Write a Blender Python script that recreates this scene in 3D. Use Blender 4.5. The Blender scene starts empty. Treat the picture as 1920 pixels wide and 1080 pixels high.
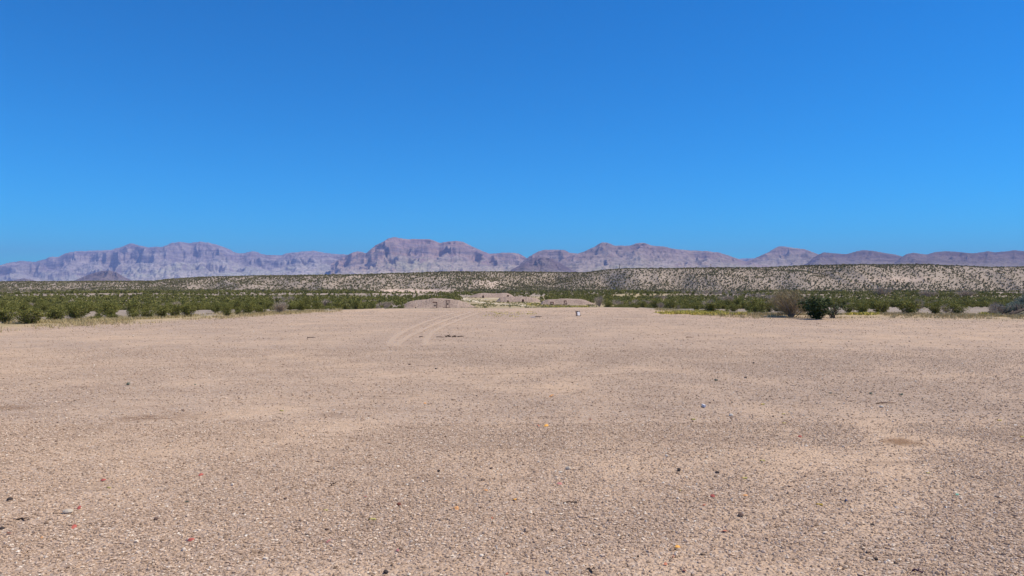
import bpy, math, random
import numpy as np
from mathutils import Vector, Matrix

# ------------------------------------------------------------------ camera, sky, sun, exposure
SC = bpy.context.scene
C = SC.collection
F = 1387.0            # focal length in pixels of the 1920 px photograph
EYE = 1.65
cam_d = bpy.data.cameras.new('camera'); cam = bpy.data.objects.new('camera', cam_d); C.objects.link(cam)
cam.location = (0, 0, EYE); cam.rotation_euler = (math.radians(90), 0, 0)
cam_d.sensor_width = 36; cam_d.lens = 36 * F / 1920
cam_d.clip_start = 0.1; cam_d.clip_end = 60000
SC.camera = cam
SUN_AZ, SUN_EL = math.radians(90), math.radians(58)      # azimuth from +Y towards +X
w = bpy.data.worlds.new('World'); SC.world = w; w.use_nodes = True
nt = w.node_tree; nt.nodes.clear()
sky = nt.nodes.new('ShaderNodeTexSky'); sky.sky_type = 'NISHITA'; sky.sun_disc = False
sky.sun_elevation = SUN_EL; sky.sun_rotation = SUN_AZ
sky.altitude = 2500; sky.air_density = 1.0; sky.dust_density = 0.0; sky.ozone_density = 3.0
hs = nt.nodes.new('ShaderNodeHueSaturation'); hs.inputs['Saturation'].default_value = 1.25
bg = nt.nodes.new('ShaderNodeBackground'); bg.inputs['Strength'].default_value = 0.12
wo = nt.nodes.new('ShaderNodeOutputWorld')
nt.links.new(sky.outputs[0], hs.inputs['Color']); tn = nt.nodes.new('ShaderNodeMix'); tn.data_type = 'RGBA'; tn.blend_type = 'MULTIPLY'; tn.inputs[0].default_value = 1.0; tn.inputs[7].default_value = (.0, 1.02, 1.42, 1)
nt.links.new(hs.outputs[0], tn.inputs[6]); nt.links.new(tn.outputs[2], bg.inputs['Color'])
nt.links.new(bg.outputs[0], wo.inputs['Surface'])
sd = bpy.data.lights.new('sun', 'SUN'); sun = bpy.data.objects.new('sun', sd); C.objects.link(sun)
sd.energy = 4.9; sd.angle = math.radians(0.53); sd.color = (1.0, 0.88, 0.68)
sv = Vector((math.cos(SUN_EL) * math.sin(SUN_AZ), math.cos(SUN_EL) * math.cos(SUN_AZ), math.sin(SUN_EL)))
sun.rotation_euler = sv.to_track_quat('Z', 'Y').to_euler(); sun.location = (60, 20, 90)
SC.view_settings.view_transform = 'Standard'; SC.view_settings.look = 'None'
SC.view_settings.exposure = 0.0; SC.view_settings.gamma = 1.0; SC.view_settings.use_curve_mapping = False
SC.cycles.max_bounces = 4; SC.cycles.volume_bounces = 0; SC.cycles.transparent_max_bounces = 8
SC.cycles.use_denoising = True

R = np.random.default_rng(7)
random.seed(7)

# ------------------------------------------------------------------ numeric noise
_perm = np.random.default_rng(11).permutation(256); _perm = np.concatenate([_perm, _perm, _perm])
_rv = np.random.default_rng(12).random(256) * 2 - 1
def vnoise(x, y):
    x = np.asarray(x, float); y = np.asarray(y, float)
    xi = np.floor(x).astype(int); yi = np.floor(y).astype(int); fx = x - xi; fy = y - yi
    u = fx * fx * fx * (fx * (fx * 6 - 15) + 10); v = fy * fy * fy * (fy * (fy * 6 - 15) + 10)
    h = lambda a, b: _rv[_perm[_perm[a & 255] + (b & 255)]]
    a = h(xi, yi); b = h(xi + 1, yi); c = h(xi, yi + 1); d = h(xi + 1, yi + 1)
    return (a + (b - a) * u) * (1 - v) + (c + (d - c) * u) * v
def fbm(x, y, o=4, g=0.5):
    s = 0; a = 1; t = 0
    for i in range(o):
        s = s + a * vnoise(x * 2 ** i + 17.3 * i, y * 2 ** i + 9.1 * i); t += a; a *= g
    return s / t
def ridged(x, y, o=4, g=0.55):
    s = 0; a = 1; t = 0
    for i in range(o):
        s = s + a * (1 - 2 * np.abs(vnoise(x * 2 ** i + 31.7 * i, y * 2 ** i + 5.3 * i))); t += a; a *= g
    return s / t
def sst(a, b, x):
    t = np.clip((x - a) / (b - a), 0, 1); return t * t * (3 - 2 * t)

# ------------------------------------------------------------------ object helpers
def setp(o, label=None, cat=None, group=None, kind=None):
    if label: o['label'] = label
    if cat: o['category'] = cat
    if group: o['group'] = group
    if kind: o['kind'] = kind
    return o
def link(o, parent=None):
    C.objects.link(o)
    if parent: o.parent = parent
    return o
def empty(name, loc=(0, 0, 0), rz=0):
    o = bpy.data.objects.new(name, None); o.location = loc; o.rotation_euler = (0, 0, rz); o.empty_display_size = .2
    return link(o)
def npmesh(name, V, Fc, mats, smooth=False, midx=None, attrs=None, cols=None):
    """V (n,3), Fc (m,k) constant k"""
    V = np.ascontiguousarray(V, np.float32); Fc = np.ascontiguousarray(Fc, np.int32)
    me = bpy.data.meshes.new(name)
    m, k = Fc.shape
    me.vertices.add(len(V)); me.vertices.foreach_set('co', V.ravel())
    me.loops.add(m * k); me.loops.foreach_set('vertex_index', Fc.ravel())
    me.polygons.add(m); me.polygons.foreach_set('loop_start', np.arange(0, m * k, k, dtype=np.int32))
    me.polygons.foreach_set('loop_total', np.full(m, k, np.int32))
    me.polygons.foreach_set('use_smooth', np.full(m, bool(smooth)))
    for t in (mats if isinstance(mats, (list, tuple)) else [mats]): me.materials.append(t)
    if midx is not None: me.polygons.foreach_set('material_index', np.asarray(midx, np.int32))
    for an, av in (attrs or {}).items():
        a = me.attributes.new(an, 'FLOAT', 'POINT'); a.data.foreach_set('value', np.asarray(av, np.float32))
    for an, av in (cols or {}).items():
        a = me.attributes.new(an, 'FLOAT_COLOR', 'POINT'); a.data.foreach_set('color', np.asarray(av, np.float32).ravel())
    me.update(calc_edges=True)
    return me
def ob(name, me, parent=None):
    return link(bpy.data.objects.new(name, me), parent)
def grid_faces(nx, ny):
    i = np.arange(nx * ny).reshape(ny, nx)
    return np.stack([i[:-1, :-1], i[:-1, 1:], i[1:, 1:], i[1:, :-1]], -1).reshape(-1, 4)

class MB:
    """collects boxes and tapered tubes, triangles/quads -> one mesh"""
    def __init__(s): s.v = []; s.f = []
    def box(s, c, d, rot=None):
        b = len(s.v); rot = rot or Matrix()
        for x in (-.5, .5):
            for y in (-.5, .5):
                for z in (-.5, .5):
                    p = rot @ Vector((x * d[0], y * d[1], z * d[2])); s.v.append((p[0] + c[0], p[1] + c[1], p[2] + c[2]))
        for q in ((0, 1, 3, 2), (4, 6, 7, 5), (0, 4, 5, 1), (2, 3, 7, 6), (0, 2, 6, 4), (1, 5, 7, 3)): s.f.append([b + i for i in q])
    def tube(s, pts, rad, n=6):
        b = len(s.v); pts = [Vector(p) for p in pts]
        for i, p in enumerate(pts):
            t = (pts[min(i + 1, len(pts) - 1)] - pts[max(i - 1, 0)]).normalized()
            a = t.orthogonal().normalized(); c = t.cross(a); r = rad[i] if isinstance(rad, (list, tuple)) else rad
            for k in range(n):
                q = p + r * (math.cos(k * 2 * math.pi / n) * a + math.sin(k * 2 * math.pi / n) * c); s.v.append(tuple(q))
        for i in range(len(pts) - 1):
            for k in range(n):
                s.f.append([b + i * n + k, b + i * n + (k + 1) % n, b + (i + 1) * n + (k + 1) % n, b + (i + 1) * n + k])
        s.f.append([b + k for k in range(n)][::-1]); s.f.append([b + (len(pts) - 1) * n + k for k in range(n)])
    def build(s, name, mat, parent=None, smooth=False):
        me = bpy.data.meshes.new(name); me.from_pydata(s.v, [], s.f); me.materials.append(mat); me.update()
        if smooth: me.polygons.foreach_set('use_smooth', [True] * len(me.polygons))
        return ob(name, me, parent)

# ------------------------------------------------------------------ materials
def mat(name):
    m = bpy.data.materials.new(name); m.use_nodes = True; t = m.node_tree
    b = t.nodes['Principled BSDF']; b.inputs['Roughness'].default_value = 0.9
    b.inputs['Specular IOR Level'].default_value = 0.15
    return m, t, b
class N:
    def __init__(s, t): s.t = t
    def n(s, ty, **kw):
        x = s.t.nodes.new(ty)
        for k, v in kw.items():
            if k.startswith('i_'):
                x.inputs[k[2:].replace('_', ' ')].default_value = v
            else: setattr(x, k, v)
        return x
    def l(s, a, b): s.t.links.new(a, b)
    def noise(s, vec, sc, det=4, rough=.55, dist=0):
        x = s.n('ShaderNodeTexNoise'); x.inputs['Scale'].default_value = sc; x.inputs['Detail'].default_value = det
        x.inputs['Roughness'].default_value = rough; x.inputs['Distortion'].default_value = dist
        s.l(vec, x.inputs['Vector']); return x.outputs['Fac']
    def ramp(s, fac, stops, interp='LINEAR'):
        x = s.n('ShaderNodeValToRGB'); cr = x.color_ramp; cr.interpolation = interp
        while len(cr.elements) < len(stops): cr.elements.new(0.5)
        for e, (p, c) in zip(cr.elements, stops):
            e.position = p; e.color = (c, c, c, 1) if isinstance(c, (int, float)) else (*c, 1)
        s.l(fac, x.inputs[0]); return x.outputs['Color']
    def mix(s, fac, a, b, mode='MIX'):
        x = s.n('ShaderNodeMix', data_type='RGBA', blend_type=mode)
        for sock, v in ((x.inputs[0], fac), (x.inputs[6], a), (x.inputs[7], b)):
            if isinstance(v, (int, float)): sock.default_value = v
            elif isinstance(v, tuple): sock.default_value = (*v, 1)
            else: s.l(v, sock)
        return x.outputs[2]
    def math(s, op, a, b=0.0, c=None, clamp=False):
        x = s.n('ShaderNodeMath', operation=op, use_clamp=clamp)
        for i, v in enumerate((a, b) if c is None else (a, b, c)):
            if isinstance(v, (int, float)): x.inputs[i].default_value = v
            else: s.l(v, x.inputs[i])
        return x.outputs[0]
    def mapping(s, vec, scale=(1, 1, 1), rot=(0, 0, 0)):
        x = s.n('ShaderNodeMapping'); x.inputs['Scale'].default_value = scale; x.inputs['Rotation'].default_value = rot
        s.l(vec, x.inputs['Vector']); return x.outputs[0]
    def pos(s): return s.n('ShaderNodeNewGeometry').outputs['Position']

def flat_mat(name, col, rough=.7, vary=.25, scale=30, metal=0):
    m, t, b = mat(name); n = N(t); oc = n.n('ShaderNodeTexCoord').outputs['Object']
    f = n.noise(oc, scale, 3)
    c = n.mix(n.ramp(f, [(.3, 0.), (.7, 1.)]), tuple(x * (1 - vary) for x in col), tuple(min(1, x * (1 + vary * .6)) for x in col))
    n.l(c, b.inputs['Base Color']); b.inputs['Roughness'].default_value = rough; b.inputs['Metallic'].default_value = metal
    return m

def ground_mat():
    m, t, b = mat('desert ground'); n = N(t); P = n.pos()
    at = n.n('ShaderNodeVertexColor', layer_name='mask'); sep = n.n('ShaderNodeSeparateColor'); n.l(at.outputs['Color'], sep.inputs[0])
    pad, grass, bare = sep.outputs[0], sep.outputs[1], sep.outputs[2]; grav = at.outputs['Alpha']
    # ---- gravel pad
    big = n.noise(n.mapping(P, (1, .55, 1)), .22, 4, .6)
    mid = n.noise(P, 1.3, 5, .65)
    fine = n.noise(P, 9, 5, .7)
    soil = n.mix(n.ramp(mid, [(.3, 0.), (.7, 1.)]), (.56, .40, .275), (.65, .485, .345))
    soil = n.mix(n.ramp(big, [(.35, 0.), (.65, 1.)]), soil, (.63, .455, .31))
    vor = n.n('ShaderNodeTexVoronoi'); vor.inputs['Scale'].default_value = 42; n.l(P, vor.inputs['Vector'])
    vs = n.n('ShaderNodeSeparateColor'); n.l(vor.outputs['Color'], vs.inputs[0])
    stonec = n.ramp(vs.outputs[0], [(0, (.15, .12, .11)), (.2, (.33, .25, .21)), (.5, (.47, .36, .29)), (.8, (.58, .48, .41)), (1, (.82, .76, .68))])
    vor2 = n.n('ShaderNodeTexVoronoi'); vor2.inputs['Scale'].default_value = 26; n.l(P, vor2.inputs['Vector'])
    vs2 = n.n('ShaderNodeSeparateColor'); n.l(vor2.outputs['Color'], vs2.inputs[0])
    stonec2 = n.ramp(vs2.outputs[1], [(0, (.13, .10, .09)), (.25, (.36, .27, .22)), (.6, (.52, .40, .33)), (1, (.78, .70, .62))])
    stm = n.math('MULTIPLY', n.ramp(grav, [(.3, .12), (.75, 1.)]),
                 n.ramp(vs.outputs[1], [(.45, 0.), (.55, 1.)]))
    pc = n.mix(n.math('MULTIPLY', stm, .75), soil, stonec)
    stm2 = n.ramp(vs2.outputs[2], [(.90, 0.), (.93, .35)])
    pc = n.mix(stm2, pc, stonec2)
    pc = n.mix(n.ramp(grav, [(.35, 0.), (.9, .6)]), pc, (.39, .29, .22))
    pc = n.mix(n.ramp(fine, [(.25, .55), (.5, 0.)]), pc, (.26, .185, .14))
    spk = n.noise(n.mapping(P, (.35, 1.4, 1)), 2.2, 6, .8)
    pc = n.mix(n.ramp(spk, [(.38, .48), (.48, 0.)]), pc, (.30, .21, .15))  # stretched dark streaks: shadows of distant stones put into the colour
    # ---- desert soil under the shrubs
    s1 = n.noise(P, .05, 5, .6); s2 = n.noise(P, 1.1, 4, .7)
    dc = n.mix(n.ramp(s1, [(.35, 0.), (.65, 1.)]), (.315, .26, .205), (.41, .34, .275))
    dc = n.mix(n.ramp(s2, [(.3, .5), (.6, 0.)]), dc, (.27, .215, .17))
    gn = n.noise(P, 2.2, 5, .7)
    gc = n.mix(n.ramp(gn, [(.35, 0.), (.65, 1.)]), (.56, .43, .22), (.40, .33, .13))
    bc = n.mix(n.ramp(s2, [(.3, 0.), (.7, 1.)]), (.58, .43, .34), (.66, .53, .42))
    dc = n.mix(bare, dc, bc)
    edge = n.math('ADD', pad, n.math('MULTIPLY', n.math('SUBTRACT', gn, .5), .9))
    c = n.mix(n.ramp(edge, [(.42, 0.), (.58, 1.)]), dc, pc)
    gm = n.math('MULTIPLY', grass, n.ramp(n.noise(P, .9, 5, .75), [(.3, .25), (.6, 1.)]))
    c = n.mix(gm, c, gc)
    n.l(c, b.inputs['Base Color']); b.inputs['Roughness'].default_value = .95
    vb = n.math('SUBTRACT', 1, n.n('ShaderNodeMath').outputs[0]) if False else None
    hsum = n.math('ADD', n.math('MULTIPLY', vor.outputs['Distance'], -.012), n.math('MULTIPLY', fine, .02))
    hsum = n.math('ADD', hsum, n.math('MULTIPLY', spk, .05))
    bp = n.n('ShaderNodeBump'); bp.inputs['Strength'].default_value = .9; bp.inputs['Distance'].default_value = 1.3
    n.l(hsum, bp.inputs['Height']); n.l(bp.outputs[0], b.inputs['Normal'])
    return m

def var_ramp_mat(name, stops, rough=.9, noise=None, transl=0):
    """colour from the per-vertex attribute var"""
    m, t, b = mat(name); n = N(t)
    a = n.n('ShaderNodeAttribute', attribute_name='var')
    c = n.ramp(a.outputs['Fac'], stops)
    if noise:
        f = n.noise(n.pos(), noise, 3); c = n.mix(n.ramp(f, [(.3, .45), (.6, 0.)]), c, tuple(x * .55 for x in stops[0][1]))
    n.l(c, b.inputs['Base Color']); b.inputs['Roughness'].default_value = rough
    if transl:
        tr = n.n('ShaderNodeBsdfTranslucent'); n.l(c, tr.inputs['Color']); mx = n.n('ShaderNodeMixShader'); mx.inputs[0].default_value = transl
        out = t.nodes['Material Output']; n.l(b.outputs[0], mx.inputs[1]); n.l(tr.outputs[0], mx.inputs[2]); n.l(mx.outputs[0], out.inputs['Surface'])
    return m

def mountain_mat(name, rock, slope, pale, strata=.006, dark=(.13, .09, .10), green=.5):
    m, t, b = mat(name); n = N(t); P = n.pos(); g = n.n('ShaderNodeNewGeometry')
    sp = n.n('ShaderNodeSeparateXYZ'); n.l(P, sp.inputs[0])
    nz = n.n('ShaderNodeSeparateXYZ'); n.l(g.outputs['Normal'], nz.inputs[0])
    st = n.n('ShaderNodeAttribute', attribute_name='s').outputs['Fac']
    n1 = n.noise(P, .0022, 6, .6); n2 = n.noise(n.mapping(P, (.6, .5, 4.5)), .0045, 6, .7); n3 = n.noise(P, .02, 4, .7)
    band = n.noise(n.mapping(P, (.05, .05, 1)), strata * 3.5, 4, .6, .2)
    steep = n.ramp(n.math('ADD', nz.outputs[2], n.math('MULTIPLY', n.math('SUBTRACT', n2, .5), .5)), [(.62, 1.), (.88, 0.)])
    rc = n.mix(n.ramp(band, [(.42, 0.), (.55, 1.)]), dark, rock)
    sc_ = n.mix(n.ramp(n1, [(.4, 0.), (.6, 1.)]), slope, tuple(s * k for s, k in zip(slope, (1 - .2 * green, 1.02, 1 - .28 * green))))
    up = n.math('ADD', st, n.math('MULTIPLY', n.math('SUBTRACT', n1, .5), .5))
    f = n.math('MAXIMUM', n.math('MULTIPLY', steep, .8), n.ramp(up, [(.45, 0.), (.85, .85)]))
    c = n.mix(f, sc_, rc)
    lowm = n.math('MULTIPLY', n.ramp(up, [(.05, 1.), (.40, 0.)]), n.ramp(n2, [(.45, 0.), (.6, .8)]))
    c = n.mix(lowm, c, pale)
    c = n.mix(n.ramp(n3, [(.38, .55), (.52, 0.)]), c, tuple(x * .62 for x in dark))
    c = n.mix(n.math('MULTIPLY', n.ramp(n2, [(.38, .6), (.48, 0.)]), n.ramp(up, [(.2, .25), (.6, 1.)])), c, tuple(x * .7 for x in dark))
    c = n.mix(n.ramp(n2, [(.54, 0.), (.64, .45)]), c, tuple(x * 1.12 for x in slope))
    n.l(c, b.inputs['Base Color']); b.inputs['Roughness'].default_value = 1
    bp = n.n('ShaderNodeBump'); bp.inputs['Strength'].default_value = .6; bp.inputs['Distance'].default_value = 60
    n.l(n2, bp.inputs['Height']); n.l(bp.outputs[0], b.inputs['Normal'])
    return m

# ------------------------------------------------------------------ terrain
EDGE = np.array([(-900, 700), (-300, 640), (0, 611), (120, 606), (240, 602), (480, 590), (600, 584), (740, 579), (960, 578), (1130, 576.5), (1200, 577.5),
                 (1300, 588), (1380, 592), (1440, 593), (1600, 592), (1740, 592.5), (1920, 595), (2300, 605), (2800, 640)], float)
SKY = np.array([(-900, 530), (0, 529), (287, 528), (312, 525), (375, 520.5), (480, 518), (680, 516), (830, 510.5), (960, 510.5), (1097, 512), (1135, 507),
                (1172, 504.5), (1260, 504), (1335, 503), (1440, 502.5), (1490, 499.5), (1590, 497), (1727, 497), (1790, 499), (1865, 502), (1920, 501), (2300, 505), (2800, 520)], float)
def yedge(px): return EYE * F / (np.interp(px, EDGE[:, 0], EDGE[:, 1]) - 540)
def foot(px, Y=None):
    return np.interp(px, [-900, 0, 300, 620, 900, 1040, 1200, 1700, 2000, 2800], [470, 450, 425, 385, 390, 460, 400, 390, 405, 420]) + 22 * vnoise(px / 130., px * 0 + 3) + 9 * vnoise(px / 47., px * 0 + 8)
def crest(px):
    return np.interp(px, [-900, 0, 300, 620, 900, 1040, 1200, 1700, 2000, 2800], [565, 545, 520, 470, 470, 545, 470, 460, 475, 490]) + 10 * vnoise(px / 160., px * 0 + 3)
def height(X, Y):
    X = np.asarray(X, float); Y = np.asarray(Y, float)
    Yc_ = np.maximum(Y, 2.0); px = 960 + F * X / Yc_; px = np.clip(px, -900, 2800)
    ye = yedge(px); d = Y - ye
    L = np.interp(px, [0, 500, 700, 1180, 1300, 1500, 2200], [130, 100, 38, 38, 100, 130, 160])
    z = -2.5 * sst(0, 1, d / L)
    z = np.where(d < 0, 0, z)
    cen = sst(690, 790, px) * sst(1250, 1140, px)
    und = fbm(X / 26., Y / 26., 3) * .45 * sst(15, 90, d) * (1 - .88 * cen)
    z = z + und
    zf = -2.5 + 1.2 * sst(230, 400, Y)
    z = np.where(Y > 230, zf + und, z)
    # low swells in front of the bluff
    z = z + 1.5 * sst(250, 310, Y) * np.clip(ridged(X / 130., Y / 26., 2) + .1, 0, 1) * (1 - sst(800, 860, px) * sst(1180, 1090, px) * sst(370, 320, Y))
    # the bluff
    sk = np.interp(px, SKY[:, 0], SKY[:, 1]); yf = foot(px); yc = crest(px)
    zr = EYE + (540 - sk) / F * yc
    sp = ridged(X / 48. + .3 * fbm(X / 60., Y / 60., 2), Y / 170., 3) * .30 + fbm(X / 30., Y / 30., 3) * .14
    t = (Y - yf) / (yc - yf); tt = t + sp * np.clip(4 * t * (1 - t), 0, 1)
    k = np.clip(tt, 0, 1) ** 1.25; k = .7 * k + .3 * sst(0, 1, tt)
    bl = np.where(t > 1, 1, k)
    z = z * (1 - bl) + zr * bl
    # far plain behind the bluff climbs towards the mountains, below the line of sight
    far = EYE + (540 - (sk + 9)) / F * Y
    z = np.where(Y > 1500, np.maximum(z * (1 - sst(1500, 4000, Y)) - 0, 0) + far * sst(1500, 4000, Y), z)
    pad = d < 0
    z = np.where(pad, .012 * fbm(X / 1.7, Y / 1.7, 3) + .03 * fbm(X / 9., Y / 9., 2) * sst(3, 15, Y), z)
    # low ruts and a soft berm of graded soil along the edge
    z = z + .10 * np.exp(-((d + .3) / .9) ** 2) * (0.5 + .5 * vnoise(X / 3., Y / 3.)) * np.where((px < 720) | (px > 1250), 1, .15)
    return z
ARCS = []
def arc(pts, w, a):
    q = []
    for (a0, b0), (a1, b1) in zip(pts[:-1], pts[1:]):
        for t in np.linspace(0, 1, 12, endpoint=False):
            yy = EYE * F / (b0 + (b1 - b0) * t - 540); q.append(((a0 + (a1 - a0) * t - 960) / F * yy, yy))
    ARCS.append((np.array(q), w, a))
arc([(1120, 700), (1300, 728), (1440, 775), (1500, 850), (1440, 950), (1230, 1070)], .16, .9); arc([(1180, 690), (1400, 712), (1600, 760), (1690, 850), (1640, 980), (1500, 1110)], .16, .8)
arc([(-40, 800), (240, 800), (520, 768), (800, 745), (1000, 700), (1100, 660)], .22, .6); arc([(-40, 880), (300, 850), (640, 800), (900, 760), (1150, 700), (1240, 660)], .22, .6)
arc([(500, 1100), (900, 1060), (1400, 1062), (1960, 1090)], .14, 1.); arc([(1960, 700), (1700, 660), (1450, 630), (1250, 612)], .4, .5)
def gravf(X, Y):
    f = .12 + .5 * fbm(X / 1.1 + 3, Y / 1.0, 3) + .35 * fbm(X / 4.5, Y / 3.5, 3) + .35 * fbm(X / 14., Y / 14., 2) + .55 * sst(7, 3.8, Y)
    for q, w, a in ARCS:
        d = np.full(np.shape(X), 99.)
        for i in range(0, len(q)): d = np.minimum(d, np.hypot(X - q[i, 0], (Y - q[i, 1]) * .8))
        f = f - .42 * a * np.exp(-(d / (w * 1.7)) ** 2)
    return f
def masks(X, Y):
    Yc_ = np.maximum(Y, 2.0); px = np.clip(960 + F * X / Yc_, -900, 2800); d = Y - yedge(px)
    ny = 540 + (EYE - height(X, Y)) / Yc_ * F
    pad = np.clip(.5 - d / 2.2, 0, 1)
    gr = np.exp(-((d - .6) / 2.2) ** 2) * .9 * np.where((px > 620) & (px < 1230), .3, 1)
    gr = np.maximum(gr, .48 * sst(-7, -1, d) * sst(9, 3, d) * sst(1350, 1600, px))
    gr = np.maximum(gr, .75 * sst(1300, 1220, np.abs(px - 1000) * 0 + px) * sst(840, 900, px) * sst(120, 160, Y) * sst(330, 290, Y))
    bare = np.exp(-((px - 780) / 75) ** 4) * np.exp(-((ny - 547) / 4.6) ** 4) * (Y > 300)
    bare = np.maximum(bare, .5 * np.exp(-((px - 915) / 24) ** 2) * np.exp(-((ny - 533) / 9) ** 2) * (Y > 300))
    bare = np.maximum(bare, .6 * np.exp(-((px - 1690) / 60) ** 2) * np.exp(-((ny - 524) / 5) ** 2) * (Y > 300))
    return pad, gr, bare, px, ny, d
def ground_hit(px, py, y0=3.0, y1=700):
    Y = np.geomspace(y0, y1, 6000); X = (px - 960) / F * Y; z = height(X, Y); r = EYE + (540 - py) / F * Y
    i = np.argmax(r < z)
    if not (r < z).any(): i = len(Y) - 1
    return float(X[i]), float(Y[i]), float(z[i])
def gz(x, y): return float(height(np.array([x]), np.array([y]))[0])

GM = ground_mat()
px_f = np.linspace(-420, 2340, 1150)
rad = np.concatenate([np.geomspace(1.5, 30, 150), np.arange(30.4, 75, .45), np.arange(75.5, 350, 2.2), np.arange(351, 560, 1.5), np.geomspace(565, 20000, 60)])
PX, YY = np.meshgrid(px_f, rad); XX = (PX - 960) / F * YY
Vg = np.stack([XX, YY, height(XX, YY)], -1).reshape(-1, 3); Fg = grid_faces(len(px_f), len(rad))
p_, g_, b_, *_r = masks(XX, YY)
colg = np.stack([p_, g_, b_, np.clip(.5 + .5 * gravf(XX, YY), 0, 1)], -1).reshape(-1, 4)
# the rest of the surroundings, beside and behind the camera, joined on as coarser skirts
def skirt(poly_in, poly_out, n, V, Fq, col):
    b = len(V); m = len(poly_in); rows = []
    for k in range(n + 1):
        t = (k / n) ** 2; rows.append(poly_in * (1 - t) + poly_out * t)
    A = np.concatenate(rows); V = np.concatenate([V, A]); Fq = np.concatenate([Fq, grid_faces(m, n + 1) + b])
    col = np.concatenate([col, np.tile([1., 0, 0, 1], (len(A), 1))]); return V, Fq, col
G3 = Vg.reshape(len(rad), len(px_f), 3)
for side in (0, -1):
    e = G3[:, side, :].copy(); s = -1 if side == 0 else 1
    o = e.copy(); o[:, 0] = s * (np.abs(e[:, 0]) + 3 + e[:, 1] * 1.2); 
    a_, b2 = (o, e) if side == 0 else (e, o)
    b0 = len(Vg); rows = [e * (1 - t) + o * t for t in np.linspace(0, 1, 7)]
    if side == 0: rows = rows[::-1]
    A = np.stack(rows, 1).reshape(-1, 3)
    Vg = np.concatenate([Vg, A]); Fg = np.concatenate([Fg, grid_faces(7, len(rad)) + b0])
    pm = (A[:, 1] < 40).astype(float)
    colg = np.concatenate([colg, np.stack([pm, pm * 0, pm * 0, pm * 0 + 1], -1)])
b0 = len(Vg); xs = np.linspace(-1, 1, 41); xs = np.sign(xs) * np.abs(xs) ** 2.5 * 20000; ys = np.array([1.5, 0, -3, -10, -40, -200, -2000, -20000])
bx, by = np.meshgrid(xs, ys)
Vb = np.stack([bx, by, np.full_like(bx, -.012)], -1).reshape(-1, 3)
Vg = np.concatenate([Vg, Vb]); Fg = np.concatenate([Fg, grid_faces(41, len(ys))[:, ::-1] + b0]); colg = np.concatenate([colg, np.tile([1., 0, 0, 1], (len(Vb), 1))])
gm_ = npmesh('ground', Vg, Fg, GM, True, cols={'mask': colg})
setp(ob('ground', gm_), kind='structure')

# ------------------------------------------------------------------ mountains
def mountain(name, prof, Yd, wf, wb, M, seed, amp=.22, gul=260., terr=0, label=None, px0=None, px1=None, Fs=None):
    prof = np.array(prof, float); a, b = prof[0, 0], prof[-1, 0]
    n = int((b - a) * .9) + 2; ps = np.linspace(a, b, n); ey = np.interp(ps, prof[:, 0], prof[:, 1])
    for _ in range(1): ey = np.convolve(np.pad(ey, 2, 'edge'), [.1, .2, .4, .2, .1], 'valid')
    ey = ey - .7 * fbm(ps / 7. + seed, ps * 0 + seed, 3) * (1 if terr != -1 else .3)
    sk = np.interp(ps, SKY[:, 0], SKY[:, 1]) + 8
    nf, nb = 130, 24
    tf = np.linspace(0, 1, nf); tb = np.linspace(0, 1, nb)[1:]
    s = np.concatenate([tf, 1 - tb]); Y = np.concatenate([Yd - wf * (1 - tf), Yd + wb * tb])
    S, P = np.meshgrid(s, ps, indexing='ij'); YYm = np.repeat(Y[:, None], n, 1)
    wob = fbm(P / 60. + seed * 3, P * 0 + 1.7, 3) * wf * .10
    YYm = YYm + wob * (1 - 0 * S); X = (P - 960) / F * YYm
    Xc = (P - 960) / F * Yd
    zr = EYE + (540 - ey) / F * (Yd + wob[0]); base = EYE + (540 - sk) / F * YYm
    n1 = ridged(Xc / gul + seed + .5 * fbm(Xc / gul + seed, YYm / gul, 2), YYm / (gul * 2.6) + seed, 4, .42)
    n2 = fbm(Xc / (gul * 2.3) + seed, YYm / (gul * 1.5), 4)
    A = np.clip(S * 2.2, 0, 1) * np.clip((1 - S) * 5, 0, 1)
    Sd = np.clip(S + A * (amp * n1 + amp * .45 * n2), 0, 1)
    Fs = Fs or ([0, .25, .5, .72, .82, .92, 1], [0, .08, .25, .5, .68, .92, 1])
    Fz = np.interp(Sd, Fs[0], Fs[1])
    if terr > 0:
        q = Fz * terr + .35 * fbm(Xc / 900, Xc * 0, 2); fr = q - np.floor(q); Fz2 = (np.floor(q) + sst(.45, .8, fr) - .35 * fbm(Xc / 900, Xc * 0, 2)) / terr
        kk = np.clip((S - .35) * 3, 0, .28) * np.clip((1 - S) * 8, 0, 1); Fz = Fz * (1 - kk) + Fz2 * kk
    rel = np.maximum(zr[None, :] - base, 5)
    z = base + rel * Fz + rel * .045 * fbm(Xc / 75., YYm / 110., 5, .6) * np.clip(S * 3, 0, 1) * np.clip((1 - S) * 9, 0, 1)
    lim = EYE + (540 - (ey[None, :] + .4)) / F * YYm
    z = np.where(S < .995, np.minimum(z, np.maximum(lim, base)), z)
    z = np.where(YYm > Yd + wob + 1, np.minimum(z, zr[None, :]) * np.where(True, 1, 1), z)
    back = np.repeat(np.concatenate([np.zeros(nf), tb])[:, None], n, 1)
    z = z - back ** 1.2 * 0 
    z[0] -= 30; z[-1] -= 60
    V = np.stack([X, YYm, z], -1).reshape(-1, 3)
    me = npmesh(name, V, grid_faces(n, len(s)), M, True, attrs={'s': (S + 0 * Fz).ravel()})
    o = ob(name, me); setp(o, label, kind='structure'); return o

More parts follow.
